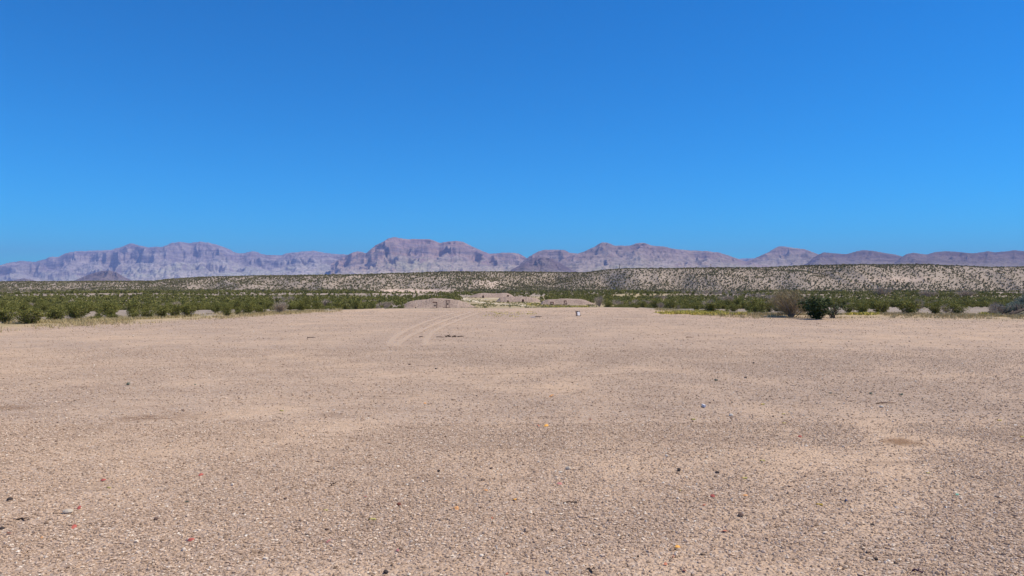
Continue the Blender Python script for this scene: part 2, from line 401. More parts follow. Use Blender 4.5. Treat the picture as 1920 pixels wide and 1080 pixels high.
def zx(x0, pts): return [(x0 + a / 4, 430 + b / 4) for a, b in pts]
MM = {
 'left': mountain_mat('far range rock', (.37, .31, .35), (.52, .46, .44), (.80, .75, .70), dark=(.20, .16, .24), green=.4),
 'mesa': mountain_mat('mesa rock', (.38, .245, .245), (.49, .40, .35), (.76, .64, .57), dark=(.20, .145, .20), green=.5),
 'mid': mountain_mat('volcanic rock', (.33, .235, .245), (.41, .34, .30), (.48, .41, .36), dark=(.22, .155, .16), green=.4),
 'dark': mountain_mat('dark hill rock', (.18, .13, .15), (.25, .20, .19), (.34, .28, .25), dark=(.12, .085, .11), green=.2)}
m1 = [(-260, 512), (-160, 503), (-60, 499)] + zx(0, [(0, 268), (60, 252), (140, 237), (260, 243), (350, 222), (365, 208), (440, 205), (490, 180), (560, 165), (700, 160), (830, 155), (900, 135), (960, 112), (990, 103), (1050, 123), (1110, 135),
     (1220, 130), (1290, 101), (1350, 92), (1420, 104), (1455, 98), (1500, 92), (1570, 100), (1650, 123), (1720, 148), (1760, 172), (1820, 182), (1890, 163)]) + \
     zx(480, [(0, 168), (60, 190), (190, 195), (230, 178), (330, 168), (440, 160), (520, 176), (600, 185), (720, 190), (850, 230), (1000, 290), (1100, 340)])
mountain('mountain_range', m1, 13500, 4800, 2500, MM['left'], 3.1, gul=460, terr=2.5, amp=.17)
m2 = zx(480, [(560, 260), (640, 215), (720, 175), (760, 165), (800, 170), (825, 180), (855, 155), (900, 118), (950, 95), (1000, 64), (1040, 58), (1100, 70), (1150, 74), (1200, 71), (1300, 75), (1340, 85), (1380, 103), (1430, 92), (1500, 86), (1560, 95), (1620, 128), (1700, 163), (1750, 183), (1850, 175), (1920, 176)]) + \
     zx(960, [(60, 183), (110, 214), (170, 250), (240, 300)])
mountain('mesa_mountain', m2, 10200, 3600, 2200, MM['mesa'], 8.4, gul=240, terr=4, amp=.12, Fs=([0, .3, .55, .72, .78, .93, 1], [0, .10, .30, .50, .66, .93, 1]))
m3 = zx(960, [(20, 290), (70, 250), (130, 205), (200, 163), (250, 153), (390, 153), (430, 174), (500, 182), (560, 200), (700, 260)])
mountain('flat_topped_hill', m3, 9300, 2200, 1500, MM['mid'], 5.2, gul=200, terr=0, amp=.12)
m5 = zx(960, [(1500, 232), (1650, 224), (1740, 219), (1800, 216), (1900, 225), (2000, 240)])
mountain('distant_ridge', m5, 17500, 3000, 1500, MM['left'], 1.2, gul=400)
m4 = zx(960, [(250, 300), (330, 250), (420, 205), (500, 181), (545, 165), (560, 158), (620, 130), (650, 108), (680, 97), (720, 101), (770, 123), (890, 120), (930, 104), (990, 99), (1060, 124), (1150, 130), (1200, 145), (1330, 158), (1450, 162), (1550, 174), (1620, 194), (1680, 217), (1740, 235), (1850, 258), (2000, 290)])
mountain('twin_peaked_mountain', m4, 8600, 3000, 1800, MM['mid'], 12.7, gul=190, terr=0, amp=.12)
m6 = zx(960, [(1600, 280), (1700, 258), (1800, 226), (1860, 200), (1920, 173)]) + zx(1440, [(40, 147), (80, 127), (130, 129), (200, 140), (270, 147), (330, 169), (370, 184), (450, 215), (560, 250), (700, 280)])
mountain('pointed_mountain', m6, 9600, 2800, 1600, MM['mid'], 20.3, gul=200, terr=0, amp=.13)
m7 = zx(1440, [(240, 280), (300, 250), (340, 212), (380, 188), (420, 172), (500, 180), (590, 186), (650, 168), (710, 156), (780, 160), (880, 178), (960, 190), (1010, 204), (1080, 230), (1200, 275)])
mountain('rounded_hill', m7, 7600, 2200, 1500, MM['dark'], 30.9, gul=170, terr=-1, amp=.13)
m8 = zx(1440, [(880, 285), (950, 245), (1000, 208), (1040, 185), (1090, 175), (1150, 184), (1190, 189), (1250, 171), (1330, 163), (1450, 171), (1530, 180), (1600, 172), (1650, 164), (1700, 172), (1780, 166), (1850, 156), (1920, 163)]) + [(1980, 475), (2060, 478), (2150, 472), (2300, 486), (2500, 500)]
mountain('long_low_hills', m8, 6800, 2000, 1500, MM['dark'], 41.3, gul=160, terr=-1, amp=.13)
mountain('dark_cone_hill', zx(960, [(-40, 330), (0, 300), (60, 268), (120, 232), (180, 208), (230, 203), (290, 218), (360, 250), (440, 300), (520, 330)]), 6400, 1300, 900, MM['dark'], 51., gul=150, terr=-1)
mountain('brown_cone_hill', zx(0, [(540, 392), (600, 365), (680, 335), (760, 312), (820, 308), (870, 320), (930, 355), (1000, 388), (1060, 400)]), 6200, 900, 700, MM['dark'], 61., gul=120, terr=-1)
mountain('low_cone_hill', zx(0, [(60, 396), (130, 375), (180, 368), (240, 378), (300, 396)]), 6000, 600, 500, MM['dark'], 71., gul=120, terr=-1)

# ------------------------------------------------------------------ haze
hb = MB(); hb.box((0, 0, 488), (38000, 38000, 984)); 
hm = bpy.data.materials.new('haze air'); hm.use_nodes = True; ht = hm.node_tree; ht.nodes.clear()
ho = ht.nodes.new('ShaderNodeOutputMaterial'); pv = ht.nodes.new('ShaderNodeVolumePrincipled')
pv.inputs['Color'].default_value = (.43, .56, 1, 1); pv.inputs['Density'].default_value = 6.4e-5; pv.inputs['Anisotropy'].default_value = 0.0
ht.links.new(pv.outputs[0], ho.inputs['Volume'])
hz = hb.build('haze', hm); setp(hz, kind='stuff')

# ------------------------------------------------------------------ plants
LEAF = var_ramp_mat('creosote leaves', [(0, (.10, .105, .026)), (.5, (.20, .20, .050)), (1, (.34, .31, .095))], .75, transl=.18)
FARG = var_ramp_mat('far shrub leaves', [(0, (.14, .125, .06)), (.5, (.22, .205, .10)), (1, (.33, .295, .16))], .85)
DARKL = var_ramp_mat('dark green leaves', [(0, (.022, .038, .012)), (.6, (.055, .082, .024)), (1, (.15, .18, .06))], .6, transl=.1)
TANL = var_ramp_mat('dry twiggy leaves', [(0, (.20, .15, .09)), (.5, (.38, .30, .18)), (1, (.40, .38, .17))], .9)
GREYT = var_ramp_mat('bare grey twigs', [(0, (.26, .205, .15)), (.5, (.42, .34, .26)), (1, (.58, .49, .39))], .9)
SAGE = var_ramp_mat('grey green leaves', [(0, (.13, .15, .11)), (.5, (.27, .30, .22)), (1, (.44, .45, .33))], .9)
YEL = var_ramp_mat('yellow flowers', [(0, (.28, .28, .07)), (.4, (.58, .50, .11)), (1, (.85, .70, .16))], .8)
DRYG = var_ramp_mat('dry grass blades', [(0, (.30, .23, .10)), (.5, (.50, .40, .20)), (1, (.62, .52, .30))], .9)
STEM = flat_mat('shrub stems', (.14, .11, .09), .9, .3, 20)
STEMG = flat_mat('grey shrub stems', (.26, .22, .20), .9, .3, 20)

def leaf_cloud(rng, n, H, W, leaf, nst=14, spread=50, t0=.35, thin=False, up=0.0):
    """leaf faces along stems that fan out from the base -> (n,3,3) triangles + var"""
    th = np.radians(spread) * np.sqrt(rng.random(nst)); ph = rng.random(nst) * 2 * np.pi
    k = rng.integers(0, nst, n); t = t0 + (1 - t0) * rng.random(n) ** .75
    thk = th[k] + rng.normal(0, .09, n) * t; phk = ph[k] + rng.normal(0, .22, n) * t
    L = (.78 + .28 * rng.random(nst))[k]
    rr = np.tan(thk) / math.tan(math.radians(spread)) * W / 2
    nrm = np.sqrt(1 + .25 * (rr / (W / 2)) ** 2)
    base = np.stack([rr * np.cos(phk) * (t ** .6) * L / nrm, rr * np.sin(phk) * (t ** .6) * L / nrm, H * L * t * (1 - .28 * (rr / (W / 2)) ** 2)], -1)
    base += rng.normal(0, .045 * W, (n, 3)) * np.array([1, 1, .6]); base[:, 2] = np.maximum(base[:, 2], .03)
    if thin:
        d = base / np.linalg.norm(base, axis=1, keepdims=True) + rng.normal(0, .38, (n, 3)); d /= np.linalg.norm(d, axis=1, keepdims=True)
        q = rng.normal(0, 1, (n, 3)); q -= d * (q * d).sum(1, keepdims=True); q /= np.linalg.norm(q, axis=1, keepdims=True)
        ln = .14 + .22 * rng.random((n, 1)); tri = np.stack([base - q * leaf * .2, base + q * leaf * .2, base + d * ln], 1)
    else:
        a = rng.normal(0, 1, (n, 3)); a /= np.linalg.norm(a, axis=1, keepdims=True)
        b = rng.normal(0, 1, (n, 3)); b -= a * (a * b).sum(1, keepdims=True); b /= np.linalg.norm(b, axis=1, keepdims=True)
        sz = leaf * (.6 + .8 * rng.random((n, 1))); tri = np.stack([base - a * sz * .6 - b * sz * .5, base + a * sz * .6 - b * sz * .4, base + b * sz * .8], 1)
    tri[:, :, 2] = np.maximum(tri[:, :, 2], 0.01)
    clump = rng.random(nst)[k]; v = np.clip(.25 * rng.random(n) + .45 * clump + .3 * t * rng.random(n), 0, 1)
    stems = [(np.zeros(3), np.array([np.tan(th[i]) / math.tan(math.radians(spread)) * W / 2 * np.cos(ph[i]) * .75, np.tan(th[i]) / math.tan(math.radians(spread)) * W / 2 * np.sin(ph[i]) * .75, H * .72])) for i in range(nst)]
    return tri, v, stems
def tri_mesh(name, tri, v, M):
    n = len(tri); return npmesh(name, tri.reshape(-1, 3), np.arange(n * 3).reshape(-1, 3), M, False, attrs={'var': np.repeat(v, 3)})
def stem_mesh(name, stems, M, r=.018, rng=R):
    b = MB()
    for a, e in stems:
        a = Vector(a) + Vector((rng.normal(0, .04), rng.normal(0, .04), -.04)); e = Vector(e); m1 = a.lerp(e, .4) + Vector((rng.normal(0, .03), rng.normal(0, .03), .05)); m2 = a.lerp(e, .75) + Vector((rng.normal(0, .03), rng.normal(0, .03), .02))
        b.tube([a, m1, m2, e], [r, r * .75, r * .5, r * .2], 4)
    me = bpy.data.meshes.new(name); me.from_pydata(b.v, [], b.f); me.materials.append(M); me.update(); return me

PROTO = {}
def proto(kind, k):
    key = (kind, k)
    if key not in PROTO:
        rng = np.random.default_rng(100 + hash(kind) % 7 * 0 + k * 13 + len(kind))
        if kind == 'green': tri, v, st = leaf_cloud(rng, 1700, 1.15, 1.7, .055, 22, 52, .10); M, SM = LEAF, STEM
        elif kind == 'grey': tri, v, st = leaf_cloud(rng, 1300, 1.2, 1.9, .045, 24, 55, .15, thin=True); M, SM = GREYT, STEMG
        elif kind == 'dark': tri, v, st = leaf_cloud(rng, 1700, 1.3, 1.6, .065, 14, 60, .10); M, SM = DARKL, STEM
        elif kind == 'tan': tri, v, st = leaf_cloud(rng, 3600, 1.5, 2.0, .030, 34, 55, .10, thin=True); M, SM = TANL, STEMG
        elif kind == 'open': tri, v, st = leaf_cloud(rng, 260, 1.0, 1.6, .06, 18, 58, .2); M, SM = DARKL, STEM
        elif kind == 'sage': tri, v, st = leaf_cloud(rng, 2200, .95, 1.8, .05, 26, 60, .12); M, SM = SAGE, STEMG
        PROTO[key] = (tri_mesh('foliage', tri, v, M), stem_mesh('stems', st, SM))
    return PROTO[key]
def shrub(name, kind, k, x, y, s, label, cat, group=None, parts=True, rz=None, sz=None, z=None):
    fo, st = proto(kind, k); rz = random.random() * 6.28 if rz is None else rz
    o = empty(name, (x, y, gz(x, y) - .03 if z is None else z), rz); o.scale = (s, s, sz or s)
    ob('foliage', fo, o); ob('stem', st, o); setp(o, label, cat, group); return o
def shrub_px(name, kind, k, px, py, wpx, hpx, label, cat='shrub', group=None):
    x, y, z = ground_hit(px, py); H = {'green': 1.1, 'grey': 1.25, 'dark': 1.25, 'tan': 1.5, 'open': 1.0, 'sage': .95}[kind]; W = {'green': 1.6, 'grey': 1.9, 'dark': 1.4, 'tan': 1.8, 'open': 1.5, 'sage': 1.7}[kind]
    return shrub(name, kind, k, x, y, 1.25 * wpx * y / F / W, label, cat, group, sz=hpx * y / F / H), (x, y)

taken = []
def S(*a, **k):
    o, p = shrub_px(*a, **k); taken.append(p + (o.scale[0],)); return o
FR = 'green shrubs along the edge of the gravel'
S('dry_shrub', 'tan', 0, 1484, 595, 82, 50, 'open tan twiggy shrub immediately left of the dark green bush at the gravel edge')
S('dark_bush', 'dark', 0, 1533, 598.5, 60, 42, 'dense dark green bush with black shadow, alone on the bare right edge of the gravel', 'bush')
S('open_shrub', 'open', 0, 1562, 596, 62, 38, 'sparse see-through shrub of small dark pads touching the right side of the dark green bush')
for i, (a, b, c, d, t) in enumerate([
    (14, 606, 50, 30, 'green shrub cut by the left border of the photo, at the gravel edge'),
    (52, 607, 52, 30, 'wide green shrub by the gravel, second in from the left border'),
    (100, 602, 44, 26, 'olive green shrub behind the gravel edge, left of two tiny low shrubs'),
    (142, 600, 44, 28, 'bushy green shrub just left of the tiny low shrub at the gravel edge'),
    (178, 601, 24, 10, 'tiny low green shrub on pale ground at the left gravel edge'),
    (213, 599, 26, 11, 'low green tuft between pale patches of bare ground near the left edge'),
    (250, 597, 24, 13, 'small green shrub just left of the long row of dense shrubs'),
    (277, 597, 30, 20, 'left end shrub of the long dense row standing on the gravel edge'),
    (304, 596, 34, 22, 'middle shrub of the long dense row standing on the gravel edge'),
    (330, 594.5, 34, 24, 'tall shrub near the right end of the dense row at the gravel edge'),
    (352, 593.5, 30, 25, 'darkest shrub closing the right end of the dense row at the left edge'),
    (427, 593, 22, 19, 'upright lone green shrub with shaded foot on pale ground left of centre'),
    (447, 590, 14, 10, 'very small green shrub between two larger ones left of centre'),
    (465, 589.5, 28, 23, 'dense bright green shrub left of a bare grey one at the gravel edge'),
    (490, 588, 26, 15, 'low wide green shrub touching the left side of the bare grey one'),
    (566, 584, 26, 20, 'green shrub just right of the bare grey shrub on the gravel edge'),
    (1194, 577.5, 14, 6, 'low dark green shrub on the far edge of the gravel right of the berms'),
    (1307, 583.5, 17, 15, 'small dark leaning shrub above the yellow flowers on the right'),
    (1336, 586.5, 40, 21, 'wide dark green shrub directly behind the yellow flowers on the right'),
    (1376, 584, 22, 15, 'small olive shrub right of the wide one behind the yellow flowers'),
    (1412, 585.5, 42, 26, 'large olive shrub left of the tan twiggy one near the right edge'),
    (1442, 585, 26, 20, 'dark olive shrub right behind the gravel next to the tan twiggy one'),
    (1592, 586, 26, 16, 'small green shrub just right of the sparse see-through shrub'),
    (1615, 586.5, 26, 18, 'round green shrub with dark foot, second right of the see-through shrub'),
    (1650, 588, 40, 25, 'broad green shrub with pale stems right of the solitary dark bush'),
    (1702, 589, 46, 30, 'largest yellow-green shrub on the right edge, with a narrow shaded foot'),
    (1756, 588.5, 34, 20, 'olive shrub right of the largest yellow-green shrub on the right edge'),
    (1792, 589.5, 36, 20, 'dark green shrub standing left of the brushy mound at the right border')]):
    S('desert_shrub', 'green', i % 6, a, b, c, d, t, group=FR)
for i, (a, b, c, d, t) in enumerate([
    (526, 587, 38, 22, 'bare grey leafless shrub at the left gravel edge'),
    (1655, 556, 34, 19, 'dome of bare purple-grey twigs in the thicket right of the dark bush'),
    (1812, 558, 40, 14, 'wide bare grey shrub in the thicket near the right border'),
    (1740, 558, 34, 14, 'bare grey shrub among green ones between two other grey domes on the right'),
    (605, 576, 36, 14, 'pale grey leafless shrub in the thicket left of the nearest berm'),
    (722, 577, 34, 12, 'pale grey leafless shrub just left of the nearest berm'),
    (135, 578, 22, 14, 'dark grey bare shrub in the thicket near the left border'),
    (1124, 575, 20, 20, 'bare grey tree-like shrub at the right end of the right-hand berm'),
    (1207, 576, 22, 14, 'pale grey bare shrub beyond the gravel right of the berms'),
    (1362, 571, 34, 18, 'blue-grey leafless shrub behind the wide dark shrub on the right')]):
    S('bare_shrub', 'grey', i % 3, a, b, c, d, t, group='bare grey shrubs in the thicket')

# scattered shrubs of the plain and the bluff
def density_ok(X, Y, rng):
    pad, gr, bare, px, ny, d = masks(X, Y)
    n = len(X); pr = np.ones(n)
    pr *= d > 3.5
    cl = (px > 735) & (px < 1135)
    pr *= ~(cl & (Y < 165) & ~((px < 752) & (Y < 140)))
    jj = 14 * vnoise(X / 6., Y / 9.) + 5 * vnoise(X / 2., Y / 3.); pr *= ~((px > 858 + jj) & (px < 1028 + jj) & (Y < 335 + jj * 3)); pr *= ~((px > 1005) & (px < 1128 + .4 * jj) & (Y < 196))
    clump = fbm(X / 20., Y / 30., 3)
    near = sst(14, 3, d) 
    pr *= 1 - .75 * near * (clump < .1); pr *= np.where((Y < 110) & (fbm(X / 7. + 9, Y / 12., 2) < 0), .22, 1)
    pr *= 1 - .95 * np.clip(bare * 1.3, 0, 1)
    sl = (Y > foot(px) - 5) & (Y < crest(px) + 5)
    line = ridged(X / 55. + .2 * clump, Y / 160., 3)
    pr = np.where(sl, pr * np.clip(.70 - .2 * (line > .2) + .8 * (line < -.3) + .5 * sst(30, 0, Y - foot(px)), 0, 1), pr)
    return rng.random(n) < pr
def scatter(n, y0, y1, rng, dmin):
    Y = np.sqrt(rng.random(n) * (y1 ** 2 - y0 ** 2) + y0 ** 2); px = rng.random(n) * 2560 - 330
    X = (px - 960) / F * Y
    # thin out to a minimal spacing
    key = np.floor(X / dmin).astype(np.int64) * 100003 + np.floor(Y / dmin).astype(np.int64)
    _, i = np.unique(key, return_index=True); X, Y = X[i], Y[i]
    k = density_ok(X, Y, rng); return X[k], Y[k]
XA, YA = scatter(16000, 33, 160, R, 1.35)
ok = np.ones(len(XA), bool)
for tx, ty, ts in taken: ok &= (np.hypot(XA - tx, YA - ty) > 1.15)
XA, YA = XA[ok], YA[ok]
XB, YB = scatter(30000, 160, 372, R, 2.0)
XC_, YC_ = scatter(320000, 370, 575, R, 1.15)

def apparent(X, Y):
    return 1 / Y
PXA = 960 + F * XA / YA
vis = (PXA > -20) & (PXA < 1940)
greyA = (fbm(XA / 14 + 40, YA / 20, 2) > .56) & (R.random(len(XA)) < np.where(PXA > 1100, .35, .75))
sclA = .30 + .58 * R.random(len(XA)) ** 2.2
def zone(px, grey):
    k = 'bare grey shrub' if grey else 'green shrub'
    z = [(-100, 'by the left border'), (160, 'behind the long dense row on the left'), (420, 'behind the bare grey shrub left of centre'), (620, 'left of the nearest berm with two target frames'),
         (1100, 'right of the berms, beyond the gravel'), (1290, 'behind the yellow flowers on the right'), (1450, 'behind the solitary dark bush'), (1600, 'right of the sparse see-through shrub'), (1780, 'beside the brushy mound')]
    t = [b for a, b in z if px >= a][-1]
    return k + ' in the thicket ' + t, 'thicket ' + ('bare grey' if grey else 'green') + ' shrubs ' + t
used = np.zeros(len(XA), bool)
for grey, lim in ((False, 270), (True, 60)):
    idx = [i for i in np.argsort(YA / sclA) if vis[i] and greyA[i] == grey][:lim]
    for i in idx:
        lb, gp = zone(PXA[i], grey); used[i] = True
        shrub('bare_shrub' if grey else 'desert_shrub', 'grey' if grey else 'green', int(R.integers(0, 3 if grey else 6)), float(XA[i]), float(YA[i]), float(sclA[i]), lb, 'shrub', gp, sz=float(sclA[i] * (.85 + .3 * R.random())))

def merge(name, X, Y, scl, protos, M, rng, kindcat=None):
    pid = rng.integers(0, len(protos), len(X)); Z = height(X, Y); T = []; Vv = []
    for p, (tri, v) in enumerate(protos):
        s = np.where(pid == p)[0]
        if not len(s): continue
        a = rng.random(len(s)) * 6.283; c, sn = np.cos(a), np.sin(a); k = scl[s]
        t = np.repeat(tri[None], len(s), 0).reshape(len(s), -1, 3)
        x = (t[..., 0] * c[:, None] - t[..., 1] * sn[:, None]) * k[:, None] + X[s][:, None]
        y = (t[..., 0] * sn[:, None] + t[..., 1] * c[:, None]) * k[:, None] + Y[s][:, None]
        hz_ = k * (.8 + .4 * rng.random(len(s)))
        z = t[..., 2] * hz_[:, None] + Z[s][:, None] - .05
        T.append(np.stack([x, y, z], -1).reshape(-1, 3, 3))
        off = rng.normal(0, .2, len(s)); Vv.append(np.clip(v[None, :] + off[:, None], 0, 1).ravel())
    T = np.concatenate(T); Vv = np.concatenate(Vv)
    o = ob(name, tri_mesh(name, T, Vv, M)); setp(o, kind='stuff'); return o
def lod(n, leaf, num=6, H=1.15, W=1.75, thin=False, seed=0, spread=52, t0=.2):
    return [leaf_cloud(np.random.default_rng(seed + i), n, H, W, leaf, max(5, min(18, n // 8)), spread, t0, thin)[:2] for i in range(num)]
r_ = ~used
merge('shrub_thicket', XA[r_ & ~greyA], YA[r_ & ~greyA], sclA[r_ & ~greyA], lod(260, .13), LEAF, R)
merge('bare_shrub_thicket', XA[r_ & greyA], YA[r_ & greyA], sclA[r_ & greyA], lod(260, .10, thin=True, seed=50), GREYT, R)
gb = (fbm(XB / 22 + 40, YB / 50, 2) > .57) & (R.random(len(XB)) < .5)
merge('plain_shrubs', XB[~gb], YB[~gb], .55 + .55 * R.random((~gb).sum()), lod(60, .24, seed=20), LEAF, R)
merge('plain_bare_shrubs', XB[gb], YB[gb], .8 + .6 * R.random(gb.sum()), lod(110, .2, thin=True, seed=70), GREYT, R)
merge('bluff_shrubs', XC_, YC_, .42 + .6 * R.random(len(XC_)) ** 1.6, lod(26, .36, seed=30, H=.95, W=1.7), FARG, R)
print('SCATTER', len(XA), len(XB), len(XC_))

# ground cover: dry grass along the gravel edge, yellow flowers
def tufts(name, X, Y, h, M, rng, per=7, wd=.02):
    n = len(X); Z = height(X, Y); b = np.repeat(np.stack([X, Y, Z], -1), per, 0) + rng.normal(0, 1, (n * per, 3)) * np.array([.09, .09, 0])
    hh = h * (.5 + rng.random((n * per, 1))); d = np.concatenate([rng.normal(0, .45, (n * per, 2)), np.ones((n * per, 1))], 1) * hh
    a = rng.random(n * per) * 6.28; q = np.stack([np.cos(a), np.sin(a), 0 * a], -1) * wd
    tri = np.stack([b - q, b + q, b + d], 1); o = ob(name, tri_mesh(name, tri, rng.random(n * per), M)); setp(o, kind='stuff')
px = R.random(16000) * 2100 - 90; dd = R.normal(1.2, 2.0, 16000); Yt = yedge(px) + dd; Xt = (px - 960) / F * Yt
k = ((px < 640) | (px > 1230)) & (fbm(Xt / 2.5, Yt / 2.5, 3) > -.1); tufts('dry_grass', Xt[k], Yt[k], .12, DRYG, R, 6, .012)
def yel_patch(x0, x1, y0, y1, n, rr=.9):
    P = []
    for _ in range(n):
        a, b = random.uniform(x0, x1), random.uniform(y0, y1)
        P.append(ground_hit(a, b)[:2])
    return P
yp = [p for p in yel_patch(1232, 1356, 584, 589, 800) if abs(960 + F * p[0] / p[1] - 1300) < random.uniform(10, 75) and fbm(p[0] / 1.5, p[1] / 3, 2) > -.2] + yel_patch(1300, 1400, 588, 590.5, 160) + yel_patch(1025, 1104, 573.4, 576, 420) + yel_patch(988, 1026, 568.5, 575, 260) + yel_patch(1845, 1868, 588, 592, 60) + yel_patch(1590, 1640, 588.5, 590.5, 60)
yq = np.array(yel_patch(905, 1000, 584, 594, 60)); yp = np.array(yp); jit = R.normal(0, .15, yp.shape); yp = yp + jit
tufts('yellow_flowers', yp[:, 0], yp[:, 1], .12, YEL, R, 9, .045)
tufts('sparse_yellow_flowers', yq[:, 0] + R.normal(0, .2, len(yq)), yq[:, 1] + R.normal(0, .4, len(yq)), .05, YEL, R, 6, .02)
yb = R.random((2500, 2)); Yg = 120 + 190 * yb[:, 0]; pg = 850 + 270 * yb[:, 1]; Xg = (pg - 960) / F * Yg
GRN = var_ramp_mat('short green grass', [(0, (.16, .16, .06)), (1, (.42, .38, .16))], .9)
k = fbm(Xg / 12, Yg / 25, 2) > -.05; tufts('green_grass', Xg[k], Yg[k], .22, GRN, R, 10, .08)

# ------------------------------------------------------------------ dirt road and tyre tracks on the surfaces
def strip(name, pts, width, M, lift, seg=90):
    P = np.array(pts, float); t = np.linspace(0, len(P) - 1, seg); X = np.interp(t, range(len(P)), P[:, 0]); Y = np.interp(t, range(len(P)), P[:, 1])
    for _ in range(6):
        X[1:-1] = (X[:-2] + X[1:-1] * 2 + X[2:]) / 4; Y[1:-1] = (Y[:-2] + Y[1:-1] * 2 + Y[2:]) / 4
    dx = np.gradient(X); dy = np.gradient(Y); l = np.hypot(dx, dy); nx, ny = -dy / l, dx / l
    rows = [];u = []
    for s in np.linspace(-.5, .5, 7):
        a = X + nx * width * s; b = Y + ny * width * s; rows.append(np.stack([a, b, height(a, b) + lift], -1)); u.append(np.maximum(abs(s) * 2, 1 - np.clip(np.minimum(np.arange(seg), np.arange(seg)[::-1]) / 16., 0, 1)))
    me = npmesh(name, np.concatenate(rows), grid_faces(seg, 7), M, True, attrs={'var': np.concatenate(u)})
    return setp(ob(name, me), kind='structure')
def strip_mat(name, c1, c2, op):
    m, t, b = mat(name); n = N(t); P = n.pos(); a = n.n('ShaderNodeAttribute', attribute_name='var').outputs['Fac']
    f = n.noise(P, 3, 5, .7); c = n.mix(f, c1, c2); n.l(c, b.inputs['Base Color']); b.inputs['Roughness'].default_value = 1
    e = n.math('ADD', a, n.math('MULTIPLY', n.math('SUBTRACT', n.noise(P, 1.5, 5, .7), .5), 1.2))
    al = n.math('MULTIPLY', n.ramp(e, [(.45, 1.), (1., 0.)]), op); n.l(al, b.inputs['Alpha']); return m
TM = strip_mat('packed pale dust', (.72, .56, .41), (.74, .58, .45), .45)
RM = strip_mat('pale dirt road', (.62, .52, .36), (.72, .62, .46), .95)
def gpts(l): return [ground_hit(a, b)[:2] for a, b in l]
strip('tyre_track', gpts([(872, 582), (850, 588), (822, 596), (793, 606), (765, 618), (742, 631), (731, 644), (733, 654)]), .36, TM, .018)
strip('tyre_track', gpts([(893, 583), (870, 590), (843, 598), (815, 609), (790, 620), (762, 634), (745, 646), (742, 655)]), .36, TM, .018)
strip('tyre_track', gpts([(905, 584), (890, 590), (862, 600), (832, 612), (808, 626), (797, 640), (800, 655)]), .36, TM, .018)
strip('dirt_road', gpts([(852, 557.5), (868, 560), (886, 564), (905, 568), (932, 570), (960, 571), (985, 573), (1005, 576)]), 4.5, RM, .05)
strip('dirt_road', gpts([(880, 563), (900, 562), (920, 560.5), (936, 559.6), (960, 558.6)]), 5.0, RM, .05)

# ------------------------------------------------------------------ earth berms
def berm_mat():
    m, t, b = mat('gravelly berm soil'); n = N(t); P = n.pos()
    a = n.noise(P, .5, 5, .65); f = n.noise(P, 3.2, 4, .7); g = n.noise(P, 1.1, 3, .6)
    c = n.mix(n.ramp(a, [(.35, 0.), (.65, 1.)]), (.34, .25, .195), (.46, .35, .275))
    c = n.mix(n.ramp(f, [(.38, .8), (.5, 0.)]), c, (.20, .145, .12)); c = n.mix(n.ramp(f, [(.58, 0.), (.7, .5)]), c, (.62, .52, .44))
    n.l(c, b.inputs['Base Color']); bp = n.n('ShaderNodeBump'); bp.inputs['Distance'].default_value = .25; bp.inputs['Strength'].default_value = .8
    n.l(f, bp.inputs['Height']); n.l(bp.outputs[0], b.inputs['Normal']); return m
BM = berm_mat()
def berm(pts, Y0, basepy, depth, label, seed):
    pts = np.array(pts, float); n = 220; ps = np.linspace(pts[0, 0], pts[-1, 0], n); top = np.interp(ps, pts[:, 0], pts[:, 1])
    Yt = Y0 + depth * .5; H = (EYE + (540 - top) / F * Yt); zb = EYE + (540 - basepy) / F * Y0
    m = 46; v = np.linspace(0, 1, m); P, Vv = np.meshgrid(ps, v); Yv = Y0 + depth * Vv * 1.0; X = (P - 960) / F * Yt
    endf = np.clip(np.minimum(P - ps[0], ps[-1] - P) / (F / Yt * depth * .35), 0, 1) ** .5
    yv = Y0 + depth * .5 + (Yv - Y0 - depth * .5) * (.35 + .65 * endf)
    prof = np.interp(Vv, [0, .12, .38, .5, .62, .88, 1], [0, .12, .86, 1, .9, .14, 0])
    gul = 1 + .10 * ridged(X / 1.3 + seed, Vv * 1.5, 3) * np.clip(4 * Vv * (1 - Vv), 0, 1) * (np.abs(Vv - .5) > .06)
    z = zb + np.maximum(H[None, :] - zb, 0) * np.clip(prof * gul, 0, 1) + .06 * fbm(X / .6 + seed, yv / .6, 3)
    z[0] -= .5; z[-1] -= .5
    me = npmesh('earth_berm', np.stack([X, yv, z], -1).reshape(-1, 3), grid_faces(n, m), BM, True)
    o = ob('earth_berm', me); setp(o, label, 'earth berm', 'earth berms beyond the gravel'); return o
berm([(742, 579), (757, 571), (770, 564.5), (780, 562.5), (800, 561), (810, 559), (826, 559), (845, 560.5), (861, 563), (876, 568), (890, 574.5), (902, 579)], 150, 578.6, 9, 'long low gravelly berm nearest to the camera, with two square target frames in front', 1)
berm([(876, 559), (887, 553), (897, 550), (907, 549), (920, 549.6), (932, 550.2), (942, 549), (951, 549.3), (960, 553), (968, 559)], 290, 559, 14, 'farthest flat-topped berm, behind the other berms, beside the light dirt road', 2)
berm([(926, 569), (931, 564), (938, 557), (952, 556), (971, 556), (985, 555.8), (996, 557.3), (1006, 559.2), (1016, 564), (1022, 569)], 215, 568.8, 11, 'middle berm between the farthest one and the one behind the yellow flowers', 3)
berm([(1010, 574), (1017, 564.5), (1027, 561.3), (1044, 560.8), (1052, 559.6), (1071, 560), (1090, 560.6), (1099, 563), (1109, 567.6), (1121, 570.8), (1130, 574)], 180, 573.6, 10, 'berm furthest right with a band of yellow flowers along its foot', 4)

